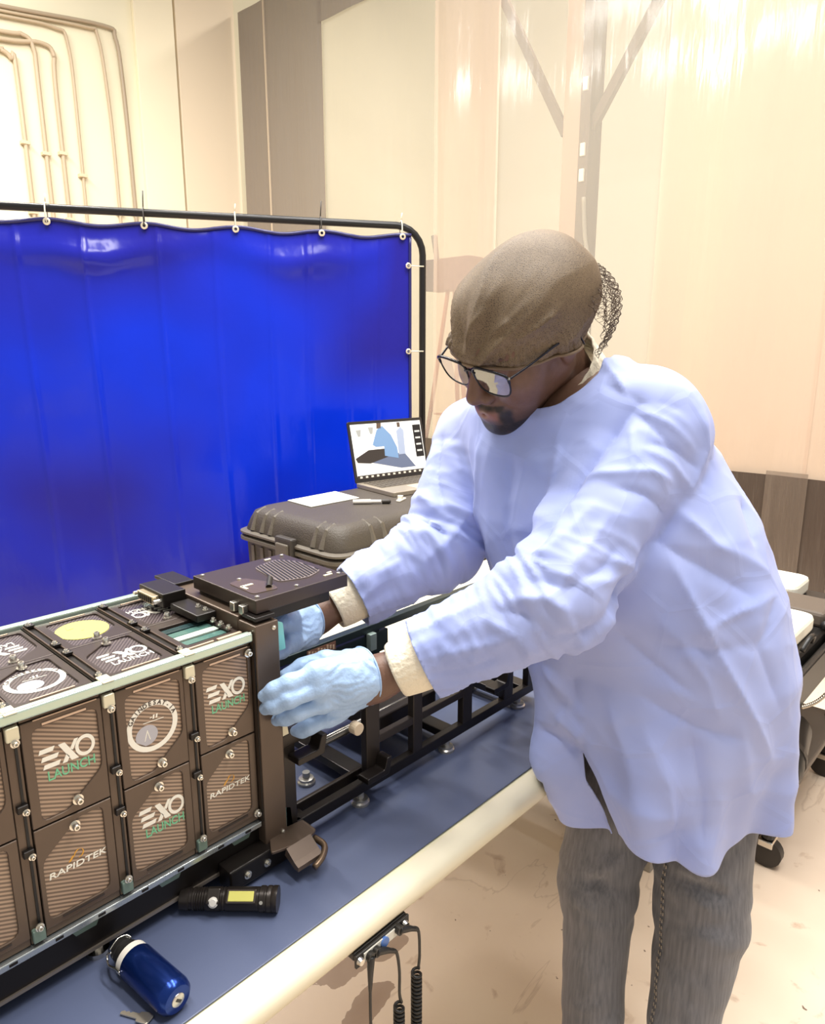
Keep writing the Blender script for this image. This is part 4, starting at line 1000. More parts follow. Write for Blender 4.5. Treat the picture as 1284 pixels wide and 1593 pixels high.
FOLDS = [
    ([[0.901, 0.434, 1.377], [0.858, 0.456, 1.323], [0.817, 0.479, 1.268], [0.782, 0.486, 1.223], [0.739, 0.482, 1.185]], -0.0175, 0.016),
    ([[0.925, 0.372, 1.249], [0.889, 0.384, 1.197], [0.82, 0.397, 1.153], [0.738, 0.413, 1.103]], -0.0125, 0.012),
    ([[0.87, 0.664, 1.313], [0.873, 0.672, 1.232], [0.895, 0.692, 1.151]], 0.0063, 0.01),
    ([[0.857, 0.6, 1.311], [0.847, 0.601, 1.226], [0.852, 0.59, 1.137]], -0.0075, 0.02),
    ([[0.867, 0.53, 1.316], [0.848, 0.523, 1.255], [0.775, 0.506, 1.198]], 0.0088, 0.014),
    ([[0.895, 0.37, 1.174], [0.917, 0.325, 1.083], [0.961, 0.276, 0.969], [1.016, 0.243, 0.861]], 0.0088, 0.01),
    ([[0.92, 0.322, 1.084], [0.957, 0.295, 1.102], [1.038, 0.278, 1.108]], 0.005, 0.007),
    ([[0.889, 0.383, 1.193], [0.92, 0.338, 1.165], [0.977, 0.291, 1.12]], -0.0088, 0.014),
    ([[0.885, 0.553, 0.98], [0.746, 0.415, 1.09], [0.869, 0.434, 1.068]], 0.0063, 0.008),
    ([[0.869, 0.434, 1.068], [0.891, 0.381, 1.023], [0.917, 0.33, 0.983]], -0.005, 0.008),
    ([[0.887, 0.547, 0.967], [0.883, 0.509, 0.938], [0.881, 0.468, 0.906]], 0.0063, 0.01),
    ([[0.991, 0.365, 1.297], [0.95, 0.363, 1.262]], -0.004, 0.01),
    ([[0.958, 0.375, 1.364], [0.961, 0.367, 1.313], [0.933, 0.369, 1.254]], 0.0075, 0.01),
    ([[0.826, 0.469, 1.282], [0.835, 0.432, 1.287], [0.87, 0.396, 1.29], [0.899, 0.382, 1.275]], 0.0063, 0.007),
    ([[0.882, 0.433, 1.349], [0.866, 0.418, 1.317], [0.851, 0.412, 1.29]], 0.0037, 0.005),
    ([[0.893, 0.435, 1.365], [0.899, 0.395, 1.333], [0.922, 0.376, 1.29]], -0.005, 0.008),
    ([[0.953, 0.524, 1.431], [0.926, 0.478, 1.405], [0.904, 0.451, 1.385]], 0.005, 0.006),
    ([[0.914, 0.491, 1.396], [0.904, 0.428, 1.377], [0.931, 0.386, 1.365]], -0.0037, 0.01),
    ([[0.731, 0.471, 1.179], [0.756, 0.455, 1.202], [0.801, 0.438, 1.247]], 0.0075, 0.012),
    ([[0.717, 0.461, 1.163], [0.728, 0.427, 1.16], [0.769, 0.407, 1.176], [0.805, 0.402, 1.202]], -0.0075, 0.009),
    ([[0.698, 0.481, 1.138], [0.713, 0.444, 1.147], [0.728, 0.416, 1.134]], 0.0075, 0.008),
    ([[0.685, 0.496, 1.125], [0.7, 0.462, 1.125], [0.717, 0.435, 1.103]], -0.0063, 0.008),
    ([[0.674, 0.502, 1.11], [0.689, 0.473, 1.1], [0.711, 0.459, 1.076]], 0.0063, 0.007),
    ([[0.61, 0.574, 1.056], [0.649, 0.522, 1.077], [0.689, 0.473, 1.096]], 0.005, 0.006),
    ([[0.611, 0.565, 1.041], [0.65, 0.523, 1.05], [0.682, 0.487, 1.068]], -0.0037, 0.006),
    ([[0.892, 0.37, 1.055], [0.922, 0.32, 1.051], [0.982, 0.274, 1.054]], -0.005, 0.012),
    ([[0.892, 0.388, 0.932], [0.902, 0.348, 0.843], [0.905, 0.343, 0.771]], 0.015, 0.03),
    ([[0.913, 0.333, 0.934], [0.918, 0.309, 0.843], [0.922, 0.298, 0.753]], -0.015, 0.025),
    ([[0.894, 0.392, 0.969], [0.917, 0.325, 0.936], [0.963, 0.271, 0.918]], -0.0063, 0.01),
    ([[0.916, 0.788, 1.301], [0.879, 0.769, 1.241], [0.856, 0.734, 1.194]], -0.0075, 0.008),
    ([[0.864, 0.784, 1.208], [0.845, 0.739, 1.185]], 0.0075, 0.008),
    ([[0.839, 0.762, 1.182], [0.844, 0.71, 1.158]], -0.0075, 0.007),
    ([[0.815, 0.753, 1.156], [0.828, 0.71, 1.129]], 0.0075, 0.008),
    ([[0.778, 0.761, 1.119], [0.805, 0.73, 1.108]], -0.0075, 0.008),
    ([[0.749, 0.82, 1.113], [0.756, 0.769, 1.1], [0.788, 0.742, 1.088]], 0.0063, 0.007),
    ([[0.894, 0.705, 1.193], [0.84, 0.707, 1.148], [0.788, 0.742, 1.099]], 0.0063, 0.01),
    ([[0.886, 0.52, 0.895], [0.883, 0.467, 0.874]], 0.0125, 0.014),
    ([[0.88, 0.562, 0.86], [0.885, 0.506, 0.857], [0.889, 0.484, 0.837]], -0.01, 0.01),
    ([[0.807, 0.417, 1.238], [0.761, 0.426, 1.192], [0.72, 0.434, 1.152]], 0.005, 0.007),
    ([[0.917, 0.369, 1.231], [0.938, 0.33, 1.189], [1.033, 0.29, 1.14]], 0.0063, 0.008),
    ([[1.043, 0.337, 1.233], [1.016, 0.304, 1.178]], -0.0063, 0.01),
    ([[0.737, 0.424, 1.167], [0.774, 0.4, 1.163], [0.843, 0.396, 1.17]], 0.005, 0.007),
    ([[0.874, 0.409, 1.317], [0.901, 0.385, 1.3], [0.935, 0.37, 1.263]], 0.005, 0.006),
    ([[0.83, 0.419, 1.271], [0.855, 0.395, 1.262], [0.903, 0.38, 1.231]], -0.005, 0.006),
    ([[0.884, 0.405, 1.325], [0.912, 0.382, 1.316], [0.947, 0.368, 1.288]], -0.0037, 0.005),
    ([[0.716, 0.435, 1.107], [0.743, 0.406, 1.111], [0.783, 0.394, 1.133]], -0.005, 0.007),
    ([[0.897, 0.424, 1.365], [0.911, 0.393, 1.349], [0.939, 0.372, 1.314]], 0.0037, 0.005),
    ([[0.677, 0.504, 1.117], [0.659, 0.51, 1.086], [0.659, 0.515, 1.05]], 0.0037, 0.006),
    ([[0.648, 0.554, 1.098], [0.631, 0.55, 1.074], [0.635, 0.542, 1.036]], -0.0037, 0.006),
    ([[0.734, 0.427, 1.087], [0.88, 0.497, 0.959], [0.883, 0.485, 0.909]], -0.01, 0.015),
    ([[0.884, 0.435, 0.948], [0.883, 0.394, 0.872], [0.879, 0.369, 0.761]], 0.01, 0.014),
    ([[0.955, 0.279, 0.948], [0.969, 0.264, 0.869], [1.004, 0.26, 0.765]], 0.0075, 0.014),
    ([[0.902, 0.348, 1.058], [0.925, 0.317, 1.004], [0.936, 0.299, 0.948]], 0.005, 0.008),
    ([[1.03, 0.277, 1.106], [0.982, 0.273, 1.045], [1.013, 0.248, 0.956]], -0.0063, 0.012),
]
JFOLDS = [
    ([[0.925, 0.502, 0.578], [0.929, 0.464, 0.591], [0.943, 0.444, 0.606]], -0.007, 0.007),
    ([[0.931, 0.507, 0.596], [0.932, 0.467, 0.611], [0.956, 0.436, 0.636]], 0.005, 0.009),
    ([[0.923, 0.513, 0.557], [0.917, 0.478, 0.55], [0.924, 0.453, 0.555]], 0.004, 0.01),
    ([[0.986, 0.358, 0.636], [0.988, 0.318, 0.637], [1.01, 0.281, 0.624]], -0.008, 0.008),
    ([[0.989, 0.358, 0.654], [0.992, 0.316, 0.656], [1.02, 0.276, 0.636]], 0.006, 0.009),
    ([[0.984, 0.346, 0.629], [0.985, 0.314, 0.612], [0.992, 0.297, 0.606]], 0.005, 0.008),
    ([[0.995, 0.37, 0.673], [0.99, 0.331, 0.668], [1.011, 0.292, 0.683]], -0.005, 0.009),
    ([[0.903, 0.478, 0.368], [0.905, 0.449, 0.369], [0.917, 0.433, 0.39]], 0.004, 0.008),
]
# ---------------------------------------------------------------- the person
pr = thing('person', 'person in pale blue lab coat, hair net, gloves and grey jeans leaning over the bench', 'person', (1.03, .40, 0))
# joints
SL, EL, CL, WL = V3(.972, .452, 1.335), V3(.778, .464, 1.128), V3(.646, .590, 1.044), V3(.600, .632, 1.017)
SR, ER, CR, WR = V3(.988, .776, 1.298), V3(.878, .756, 1.122), V3(.7246, .815, 1.057), V3(.665, .838, 1.032)
HT = V3(.866, .602, 1.472)      # head centre
def head_rot(yaw, pitch, roll):
    return np.array((Matrix.Rotation(yaw, 3, 'Z') @ Matrix.Rotation(pitch, 3, 'Y') @ Matrix.Rotation(roll, 3, 'X')))
HR = head_rot(R(168), R(33), R(-14))
def h2w(p): return np.asarray(p, float)@HR.T+HT
def w2h(P): return (P-HT)@HR
MH = Matrix.Translation(HT.tolist()) @ Matrix(HR.tolist()).to_4x4()
# ---- head and body
def both(f): return lambda P: f(P)
def head_sdf(P):
    A_ = P.copy(); A_[..., 1] = np.abs(A_[..., 1])       # mirrored
    d = ell(A_, (-.012, 0, .026), (.096, .075, .076))
    d = smin(d, cone(A_, (.030, 0, .0), (.052, 0, -.075), .064, .046), .03)
    d = smin(d, cone(A_, (-.005, .052, -.05), (.070, .010, -.103), .020, .020), .03)
    d = smin(d, ell(A_, (.052, .040, -.035), (.038, .030, .040)), .02)          # cheeks
    d = smin(d, cone(A_, (.088, .010, .022), (.070, .050, .020), .014, .012), .015)   # brow
    d = smax(d, -ell(A_, (.098, .032, -.002), (.020, .020, .013)), .012)      # sockets
    d = smin(d, ell(A_, (.078, .032, -.002), (.0125, .0125, .0125)), .003)      # eye globes under lids
    d = smin(d, cone(A_, (.090, 0, .006), (.112, 0, -.038), .0085, .0125), .010)
    d = smin(d, ell(A_, (.100, .0135, -.044), (.012, .010, .0095)), .006)
    d = smax(d, -ell(A_, (.105, .0075, -.053), (.007, .0045, .004)), .003)
    d = smin(d, ell(A_, (.078, 0, -.075), (.026, .032, .024)), .014)             # muzzle
    d = smin(d, cone(A_, (.0985, .004, -.0695), (.088, .024, -.075), .0062, .003), .005)
    d = smin(d, cone(A_, (.0975, 0, -.0825), (.086, .021, -.079), .0072, .003), .005)
    d = smax(d, -cone(A_, (.104, 0, -.0757), (.090, .024, -.0767), .0016, .0012), .003)
    d = smin(d, ell(A_, (.080, 0, -.108), (.020, .022, .016)), .012)              # chin
    ear = ell(A_, (-.008, .077, -.008), (.018, .008, .032))
    ear = smax(ear, -ell(A_, (-.004, .086, -.006), (.010, .006, .020)), .004)
    d = smin(d, ear, .006)
    d = smin(d, cone(A_, (-.028, 0, -.05), (-.075, 0, -.20), .056, .064), .035)   # neck
    return d
hv, hq = surface(head_sdf, (-.16, -.11, -.215), (.14, .11, .15), .0031)
hv = relax(hv, hq, 1, .3)
hn = normals(hv, hq)
ay = np.abs(hv[:, 1]); x, z = hv[:, 0], hv[:, 2]
nzv = np.array([mnoise.noise(Vector(p*140)) for p in hv])
SKIN, DARK, LIPC = np.array(lin((112, 82, 66))), np.array(lin((38, 29, 25))), np.array(lin((146, 100, 90)))
beard = smoothstep(z, -.086, -.094)*0
bd = (smoothstep(-z, .088, .097)*smoothstep(x, .035, .060))                                    # chin beard
bd = np.maximum(bd, smoothstep(-z, .058, .062)*smoothstep(-(-z), -.072, -.067)*smoothstep(x, .072, .085)*smoothstep(-ay, -.034, -.027))   # moustache
bd = np.maximum(bd, smoothstep(ay, .020, .027)*smoothstep(-ay, -.042, -.034)*smoothstep(-z, .060, .072)*smoothstep(x, .055, .07)*.9)
bd = np.maximum(bd, .55*smoothstep(-z, .070, .095)*smoothstep(x, -.02, .03))
lips = np.exp(-((z+.0765)/.0085)**2)*smoothstep(x, .084, .09)*smoothstep(-ay, -.024, -.019)
bd = np.clip(bd*(1.15+.5*nzv)*(1-np.clip(lips*1.6, 0, 1)), 0, 1)
brow = np.exp(-((z-.024-.10*(ay-.03)*0)/.005)**2)*smoothstep(x, .05, .07)*smoothstep(ay, .008, .014)*smoothstep(-ay, -.055, -.046)
bd = np.maximum(bd, np.clip(brow, 0, 1)*.85)
hair = smoothstep(z, .062, .075)+smoothstep(-x, .02, .04)*smoothstep(z, -.03, .0); hair = np.clip(hair, 0, 1)
col = SKIN*(1+.12*nzv[:, None]); col = col*(1-.8*np.clip(lips, 0, 1)[:, None])+LIPC*(.8*np.clip(lips, 0, 1)[:, None])
col = col*(1-bd[:, None])+DARK*bd[:, None]; col = col*(1-hair[:, None])+DARK*hair[:, None]
# body under the clothes (one mesh with the head)
def body_sdf(P):
    nb = V3(*h2w((-.075, 0, -.20)))
    d = cone(P, (.99, .55, 1.28), (1.05, .49, 1.05), .125, .12)
    d = smin(d, cone(P, (1.05, .49, 1.05), (1.09, .42, .87), .12, .13), .05)
    d = smin(d, cone(P, nb, (.99, .56, 1.33), .055, .07), .04)
    d = smin(d, cone(P, SL, (.99, .57, 1.33), .05, .08), .05); d = smin(d, cone(P, SR, (.98, .62, 1.32), .05, .08), .05)
    d = smin(d, chain(P, [SL, EL, WL, WL+(WL-EL)*.2], [.046, .034, .0265, .028]), .02)
    d = smin(d, chain(P, [SR, ER, WR, WR+(WR-ER)*.2], [.046, .034, .0265, .028]), .02)
    d = smin(d, chain(P, [(1.06, .475, .86), (.985, .484, .55), (.950, .464, .34), (.938, .452, .08)], [.065, .046, .038, .034]), .03)
    d = smin(d, chain(P, [(1.10, .365, .86), (1.045, .335, .55), (1.005, .328, .35), (.978, .322, .08)], [.065, .048, .038, .034]), .03)
    return d
bv, bq = surface(body_sdf, (.52, .2, .02), (1.3, .93, 1.5), .009)
bcol = np.tile(SKIN, (len(bv), 1))
SKINM = bpy.data.materials.new('skin'); SKINM.use_nodes = True
def _skin():
    nt = SKINM.node_tree; b = nt.nodes['Principled BSDF']
    a = nt.nodes.new('ShaderNodeVertexColor'); a.layer_name = 'tint'; nt.links.new(a.outputs[0], b.inputs['Base Color'])
    b.inputs['Roughness'].default_value = .42; b.inputs['Specular IOR Level'].default_value = .45
    n = nt.nodes.new('ShaderNodeTexNoise'); n.inputs['Scale'].default_value = 260; bp = nt.nodes.new('ShaderNodeBump'); bp.inputs['Strength'].default_value = .12; bp.inputs['Distance'].default_value = .004
    tc = nt.nodes.new('ShaderNodeTexCoord'); nt.links.new(tc.outputs['Object'], n.inputs['Vector']); nt.links.new(n.outputs['Fac'], bp.inputs['Height']); nt.links.new(bp.outputs[0], b.inputs['Normal'])
_skin()
hw = hv@HR.T+HT
np_mesh('body', np.concatenate([hw, bv]), np.concatenate([hq, bq+len(hw)]), SKINM, pr, np.concatenate([col, bcol]))
for s in (-1, 1):        # eyes, looking down
    c = V3(.0765, s*.032, -.004)
    e = MB(); 
    ew = h2w(c); fwd = Vector((HR@V3(.9, 0, -.45)).tolist()).normalized()
    e.lathe(Vector(ew)-fwd*.0115, Vector(ew)+fwd*.0115, [(.0115-.0115*math.cos(R(a)), .0115*math.sin(R(a))) for a in range(0, 181, 15)], 16, False)
    eo = e.build('eye', mat('eye_white', (196, 184, 172), .2), pr, smooth=True)
    MB().lathe(Vector(ew)+fwd*.0100, Vector(ew)+fwd*.0122, [(0, .0058), (.0015, .0048), (.0022, .0)], 14, False).build('iris', mat('eye_dark', (34, 24, 20), .15), eo, smooth=True)

# ---- hair net
knot = V3(.097, -.002, .016)
def net_sdf(P):
    d = ell(P, (-.014, 0, .034), (.109, .087, .082))
    d = smin(d, ell(P, (-.062, 0, .026), (.070, .078, .074)), .04)
    d = smin(d, cone(P, knot-V3(.012, 0, 0), knot-V3(.05, 0, -.02), .010, .035), .02)
    d = smin(d, head_sdf(P)-.0045, .012)
    return d
nv_, nq = surface(net_sdf, (-.17, -.12, -.08), (.14, .12, .19), .0034)
N_ = normals(nv_, nq)
# gathers fan out from the knot, fine vertical gathers along the elastic
dk = nv_-knot; dist = np.linalg.norm(dk, axis=1)
ang = np.arctan2(dk[:, 1], dk[:, 2]+.02)
edge = nv_[:, 2]-(.008+.30*(nv_[:, 0]-.09)*.92)        # height above the elastic line
D = .0110*(.45-np.abs(np.sin(ang*4.5+1.2*noise_at(nv_*8, 1.))))*np.exp(-(dist/.15)**2)*smoothstep(dist, .004, .03)
D += .0026*(.5-np.abs(np.sin(ang*13+2*noise_at(nv_*10, 4.))))*np.exp(-(dist/.10)**2)
ph = np.arctan2(nv_[:, 1], nv_[:, 0])
D += .0016*np.sin(ph*64+4*noise_at(nv_*18, 3.))*np.exp(-(edge/.04)**2)*smoothstep(dist, .02, .06)
D += .0022*noise_at(nv_*17, 7.)
D = np.where(edge < .008, D*.4, D)
def ridge(D, pts, amp, w_):
    fold(nv_, N_, D, pts, amp, w_)
ridge(D, [(.092, .012, .035), (.065, .055, .07), (.02, .075, .09), (-.03, .070, .10)], .007, .005)
ridge(D, [(.094, .004, .045), (.075, .02, .09), (.02, .035, .122), (-.04, .04, .12)], .007, .0045)
ridge(D, [(.092, .02, .03), (.06, .068, .045), (.0, .088, .055)], .006, .0045)
nv_ = nv_+N_*D[:, None]
cv, ct = clip(nv_, tris(nq), nv_[:, 2]-(.008+.30*(nv_[:, 0]-.09)*.92))
NETM = bpy.data.materials.new('hair_net_mesh'); NETM.use_nodes = True
def _net():
    nt = NETM.node_tree; L = nt.links; b = nt.nodes['Principled BSDF']; b.inputs['Roughness'].default_value = .62
    tc = nt.nodes.new('ShaderNodeTexCoord')
    n = nt.nodes.new('ShaderNodeTexNoise'); n.inputs['Scale'].default_value = 14; n.inputs['Detail'].default_value = 6
    r = nt.nodes.new('ShaderNodeValToRGB'); e = r.color_ramp.elements
    e[0].position = .32; e[0].color = (*lin((66, 53, 41)), 1); e[1].position = .7; e[1].color = (*lin((106, 89, 68)), 1)
    w = nt.nodes.new('ShaderNodeTexVoronoi'); w.inputs['Scale'].default_value = 420; w.feature = 'DISTANCE_TO_EDGE'
    L.new(tc.outputs['Object'], n.inputs['Vector']); L.new(tc.outputs['Object'], w.inputs['Vector']); L.new(n.outputs['Fac'], r.inputs[0])
    r2 = nt.nodes.new('ShaderNodeValToRGB'); r2.color_ramp.elements[0].position = .0; r2.color_ramp.elements[0].color = (*lin((150, 128, 98)), 1); r2.color_ramp.elements[1].position = .35; r2.color_ramp.elements[1].color = (*lin((70, 54, 42)), 1)
    L.new(w.outputs[0], r2.inputs[0])
    mx = nt.nodes.new('ShaderNodeMix'); mx.data_type = 'RGBA'; mx.inputs[0].default_value = .45; L.new(r.outputs[0], mx.inputs[6]); L.new(r2.outputs[0], mx.inputs[7])
    L.new(mx.outputs[2], b.inputs['Base Color'])
    bp = nt.nodes.new('ShaderNodeBump'); bp.inputs['Strength'].default_value = .25; bp.inputs['Distance'].default_value = .002; L.new(w.outputs[0], bp.inputs['Height']); L.new(bp.outputs[0], b.inputs['Normal'])
_net()
hn_o = np_mesh('hair_net', cv@HR.T+HT, ct, NETM, pr)
sm = hn_o.modifiers.new('thick', 'SOLIDIFY'); sm.thickness = .002
# elastic band along the cut edge
ring_ = []
for a in range(0, 360, 5):
    ca, sa = math.cos(R(a)), math.sin(R(a)); t0, t1 = .03, .2
    for _ in range(24):
        tm = (t0+t1)/2; p = V3(-.02+tm*ca, tm*sa, 0); p[2] = .008+.30*(p[0]-.09)*.92
        if net_sdf(p[None])[0] < .001: t0 = tm
        else: t1 = tm
    ring_.append(Vector(h2w(p).tolist()))
MB().tube(ring_, .0024, 6, closed=True).build('elastic', mat('net_elastic', (120, 98, 74), .6), hn_o, smooth=True)
# loose see-through net frill at the nape
fr = []; fq = []; nu, nw = 46, 20
for j in range(nw+1):
    for i in range(nu+1):
        a = R(95+i*(170/nu)); t = j/nw
        rr = .118+.022*math.sin(math.pi*min(1, t*1.05))+.006*math.sin(i*1.7+j)
        fr.append(h2w((-.03+rr*math.cos(a)*.95, rr*math.sin(a)*.80, .035-.085*t-.02*abs(math.sin(a))*0)))
for j in range(nw):
    for i in range(nu): a = j*(nu+1)+i; fq.append((a, a+1, a+nu+2, a+nu+1))
fo = np_mesh('net_frill', np.array(fr), np.array(fq), mat('net_thread', (84, 66, 50), .6), hn_o)
wm = fo.modifiers.new('threads', 'WIREFRAME'); wm.thickness = .0010; wm.use_even_offset = False

# ---- glasses (a thing of their own)
gl = thing('eyeglasses', 'dark thin-framed eyeglasses worn by the person', 'eyeglasses', h2w((.10, 0, 0)).tolist())
GLF = mat('glasses_frame', (26, 24, 32), .25, .3)
def lens_poly(s):
    pts = [(.008, .014), (.032, .018), (.062, .014), (.066, .004), (.062, -.016), (.050, -.025), (.024, -.025), (.010, -.014)]
    return [(s*a, b) for a, b in pts]
LENS = bpy.data.materials.new('lens_glass'); LENS.use_nodes = True
def _lens():
    nt = LENS.node_tree; nt.nodes.remove(nt.nodes['Principled BSDF']); out = nt.nodes['Material Output']
    t = nt.nodes.new('ShaderNodeBsdfTransparent'); g = nt.nodes.new('ShaderNodeBsdfGlossy'); g.inputs['Roughness'].default_value = .03
    f = nt.nodes.new('ShaderNodeFresnel'); f.inputs['IOR'].default_value = 1.22
    m = nt.nodes.new('ShaderNodeMixShader'); m.inputs[0].default_value = .16; nt.links.new(t.outputs[0], m.inputs[1]); nt.links.new(g.outputs[0], m.inputs[2]); nt.links.new(m.outputs[0], out.inputs[0])
_lens()
def gpos(u, v): return Vector(h2w((.107-.16*abs(u)**1.0*abs(u)*8-.10*v*-.6*0+.10*v, u, v-.004)).tolist())
for s in (-1, 1):
    P = [Vector((a, b)) for a, b in lens_poly(s)]
    sp = smooth_path([Vector((p.x, p.y, 0)) for p in P], 4, closed=True)
    loop = [gpos(p.x, p.y) for p in sp]
    MB().tube(loop, [.0013+.0009*(1 if p.y > .004 else 0) for p in sp], 6, closed=True).build('rim', GLF, gl, smooth=True)
    c = sum((q for q in loop), Vector())/len(loop); b = MB(); b.add([c]+loop, [(0, 1+i, 1+(i+1) % len(loop)) for i in range(len(loop))]); b.build('lens', LENS, gl)
    h0 = gpos(s*.066, .008)
    MB().tube(smooth_path([h0, Vector(h2w((.068, s*.0745, .006)).tolist()), Vector(h2w((.02, s*.082, .008)).tolist()), Vector(h2w((-.02, s*.083, .0)).tolist()), Vector(h2w((-.04, s*.078, -.03)).tolist())], 5), .0016, 6).build('temple', GLF, gl, smooth=True)
    MB().lathe(h0, h0+Vector((0, 0, .003)), [(0, .003), (.003, .003)], 8).build('hinge', CHROME, gl)
MB().tube(smooth_path([gpos(-.0095, .006), gpos(0, .010), gpos(.0095, .006)], 5), .0019, 6).build('bridge', GLF, gl, smooth=True)

# ---- lab coat
F_ = V3(-.98, -.20, 0); L_ax = V3(.20, -.98, 0)
ZS = np.array([.55, .62, .69, .78, .86, .97, 1.08, 1.19, 1.29, 1.35, 1.41])
CX = np.array([1.095, 1.095, 1.09, 1.085, 1.08, 1.07, 1.045, 1.02, 1.005, .99, .97])
CY = np.array([.405, .41, .415, .425, .435, .455, .49, .52, .555, .575, .60])
RA = np.array([.185, .185, .188, .195, .195, .185, .185, .172, .150, .115, .06])
RB = np.array([.138, .140, .148, .166, .190, .210, .220, .210, .185, .15, .08])
def spl(zq, ys):
    return np.interp(zq, ZS, ys)
def skirt_fold(th, z):
    t = smoothstep(-z, -.98, -.66)
    return t*(.014*np.sin(5*th+.6)+.012*np.sin(9*th+2.1)+.006*np.sin(15*th))+.045*smoothstep(-z, -1.02, -.76)*np.exp(-((th-2.45)/.42)**2)+.030*np.exp(-np.abs((th+.85)/.33)**1.5)*np.exp(-np.abs((z-.80)/.07)**1.4)
def torso_sdf(P):
    z = P[..., 2]; zz = np.clip(z, ZS[0], ZS[-1])
    dx = P[..., 0]-spl(zz, CX); dy = P[..., 1]-spl(zz, CY)
    u = dx*F_[0]+dy*F_[1]; w_ = dx*L_ax[0]+dy*L_ax[1]
    a = spl(zz, RA); b = spl(zz, RB); th = np.arctan2(w_/b, u/a)
    k = (np.abs(u/a)**2.4+np.abs(w_/b)**2.4)**(1/2.4)
    d = (k-1)*np.minimum(a, b)*.9-skirt_fold(th, z)
    return np.maximum(d, z-1.415)
def coat_sdf(P):
    d = torso_sdf(P)
    d = smin(d, cone(P, SL, V3(.985, .56, 1.35), .078, .080), .05)
    d = smin(d, cone(P, SR, V3(.975, .62, 1.35), .060, .078), .05)
    d = smin(d, chain(P, [SL, EL, CL], [.080, .062, .044], .03), .016)
    d = smin(d, chain(P, [SR, ER, CR], [.064, .060, .044], .03), .016)
    # kept off the bench top's front edge
    lo_ = smoothstep(-P[..., 2], -.80, -.76)
    d = np.where(lo_ > 0, np.maximum(d, (P[..., 1]-.528)*lo_-(1-lo_)*.2), d)
    return d
cv0, cq0 = surface(coat_sdf, (.60, .13, .53), (1.42, .98, 1.47), .0046, newton=1)
cv0 = relax(cv0, cq0, 1, .4)
def unit(v): return v/np.linalg.norm(v)
dL, dR = unit(CL-EL), unit(CR-ER)
N0 = normals(cv0, cq0)
D = np.zeros(len(cv0))
def arm_par(P, S0, E0, C0):
    """distance along the arm 0..2 (elbow at 1), and angle about it"""
    d1, t1 = seg_dist(P, [S0, E0]); d2, t2 = seg_dist(P, [E0, C0])
    first = d1 < d2; t = np.where(first, t1, 1+t2); d = np.minimum(d1, d2)
    ax = np.where(first[:, None], unit(E0-S0), unit(C0-E0)); c = np.where(first[:, None], S0+(E0-S0)*t1[:, None], E0+(C0-E0)*t2[:, None])
    q = P-c; u = np.cross(ax, [0, 0, 1.]); u /= np.linalg.norm(u, axis=1, keepdims=True); w_ = np.cross(ax, u)
    return t, d, np.arctan2((q*w_).sum(1), (q*u).sum(1))
n1 = noise_at(cv0*7, 11.); n2 = noise_at(cv0*16, 5.)
def crease(P, ax, f_long, f_short, seed):
    """sharp folds running along ax: ridged noise stretched in that direction"""
    ax = unit(np.asarray(ax, float)); l_ = P@ax; q = P-l_[:, None]*ax
    return 1-2.2*np.abs(noise_at(q*f_short+ax*(l_*f_long)[:, None], seed))
for (S0, E0, C0, ph) in ((SL, EL, CL, 0.), (SR, ER, CR, 1.7)):
    t, d, an = arm_par(cv0, S0, E0, C0)
    m = np.clip(1-(d-.055)/.04, 0, 1)*smoothstep(t, .05, .3)
    s = t*.29
    sw = .6*np.sin(an+ph)          # folds spiral round the sleeve
    q = np.stack([np.cos(an)*.05, np.sin(an)*.05, s+.02*sw], 1)
    D += m*.0075*(1-2.4*np.abs(noise_at(q*np.array([9, 9, 19.]), 3+ph)))*(.35+np.exp(-((t-1.0)/.30)**2))
    D += m*.0042*(1-2.4*np.abs(noise_at(q*np.array([14, 14, 40.]), 9+ph)))*(.3+np.exp(-((t-1.05)/.3)**2))
    D += m*.0035*(1-2.4*np.abs(noise_at(q*np.array([40, 40, 7.]), 5+ph)))*smoothstep(t, 1.35, 1.7)
tm_ = smoothstep(-cv0[:, 2], -1.34, -1.2)
D += .0045*crease(cv0, (.15, .1, 1), 1.6, 7.5, 2.)*tm_*(.4+.6*smoothstep(-cv0[:, 2], -1.05, -.75))
D += .0034*crease(cv0, (.5, -.45, .7), 3.0, 9., 6.)
D += .0022*crease(cv0, (-.4, .6, .5), 7.0, 19., 12.)+.0010*n2
for pts, amp, wd in FOLDS: fold(cv0, N0, D, pts, amp, wd)
cvd = cv0+N0*D[:, None]
# cut the hem, the front slit, the sleeve ends and the neck opening
tq = tris(cq0)
def body_th(P):
    zz = np.clip(P[:, 2], ZS[0], ZS[-1]); dx = P[:, 0]-spl(zz, CX); dy = P[:, 1]-spl(zz, CY)
    u = (dx*F_[0]+dy*F_[1])/spl(zz, RA); w_ = (dx*L_ax[0]+dy*L_ax[1])/spl(zz, RB); return np.arctan2(w_, u)
def s_hem(P):
    th = body_th(P); h = np.where(th < -.3, .705+.02*smoothstep(-th, .7, 1.2), .724+.012*np.sin(5*th+2.2)+.035*smoothstep(th, 1.2, 2.2))
    return P[:, 2]-h
def s_slit(P):
    th = body_th(P); zt = P[:, 2]; c = np.interp(zt, [.68, .87], [-.24, -.46]); w_ = np.interp(zt, [.68, .80, .866], [.14, .09, -.02])
    return np.where((np.abs(th) < 1.4) & (zt < .9), np.abs(th-c)-w_, 1.)
def s_sleeve(P):
    a = np.where(np.linalg.norm(P-CL, axis=1) < .09, -((P-CL)@dL)-.002, 1.)
    b = np.where(np.linalg.norm(P-CR, axis=1) < .09, -((P-CR)@dR)-.002, 1.)
    return np.minimum(a, b)
tow = V3(-.74, -.67, 0)
nk0, nk1 = h2w((-.045, 0, -.115))+tow*.006, h2w((-.078, 0, -.215))+tow*.012
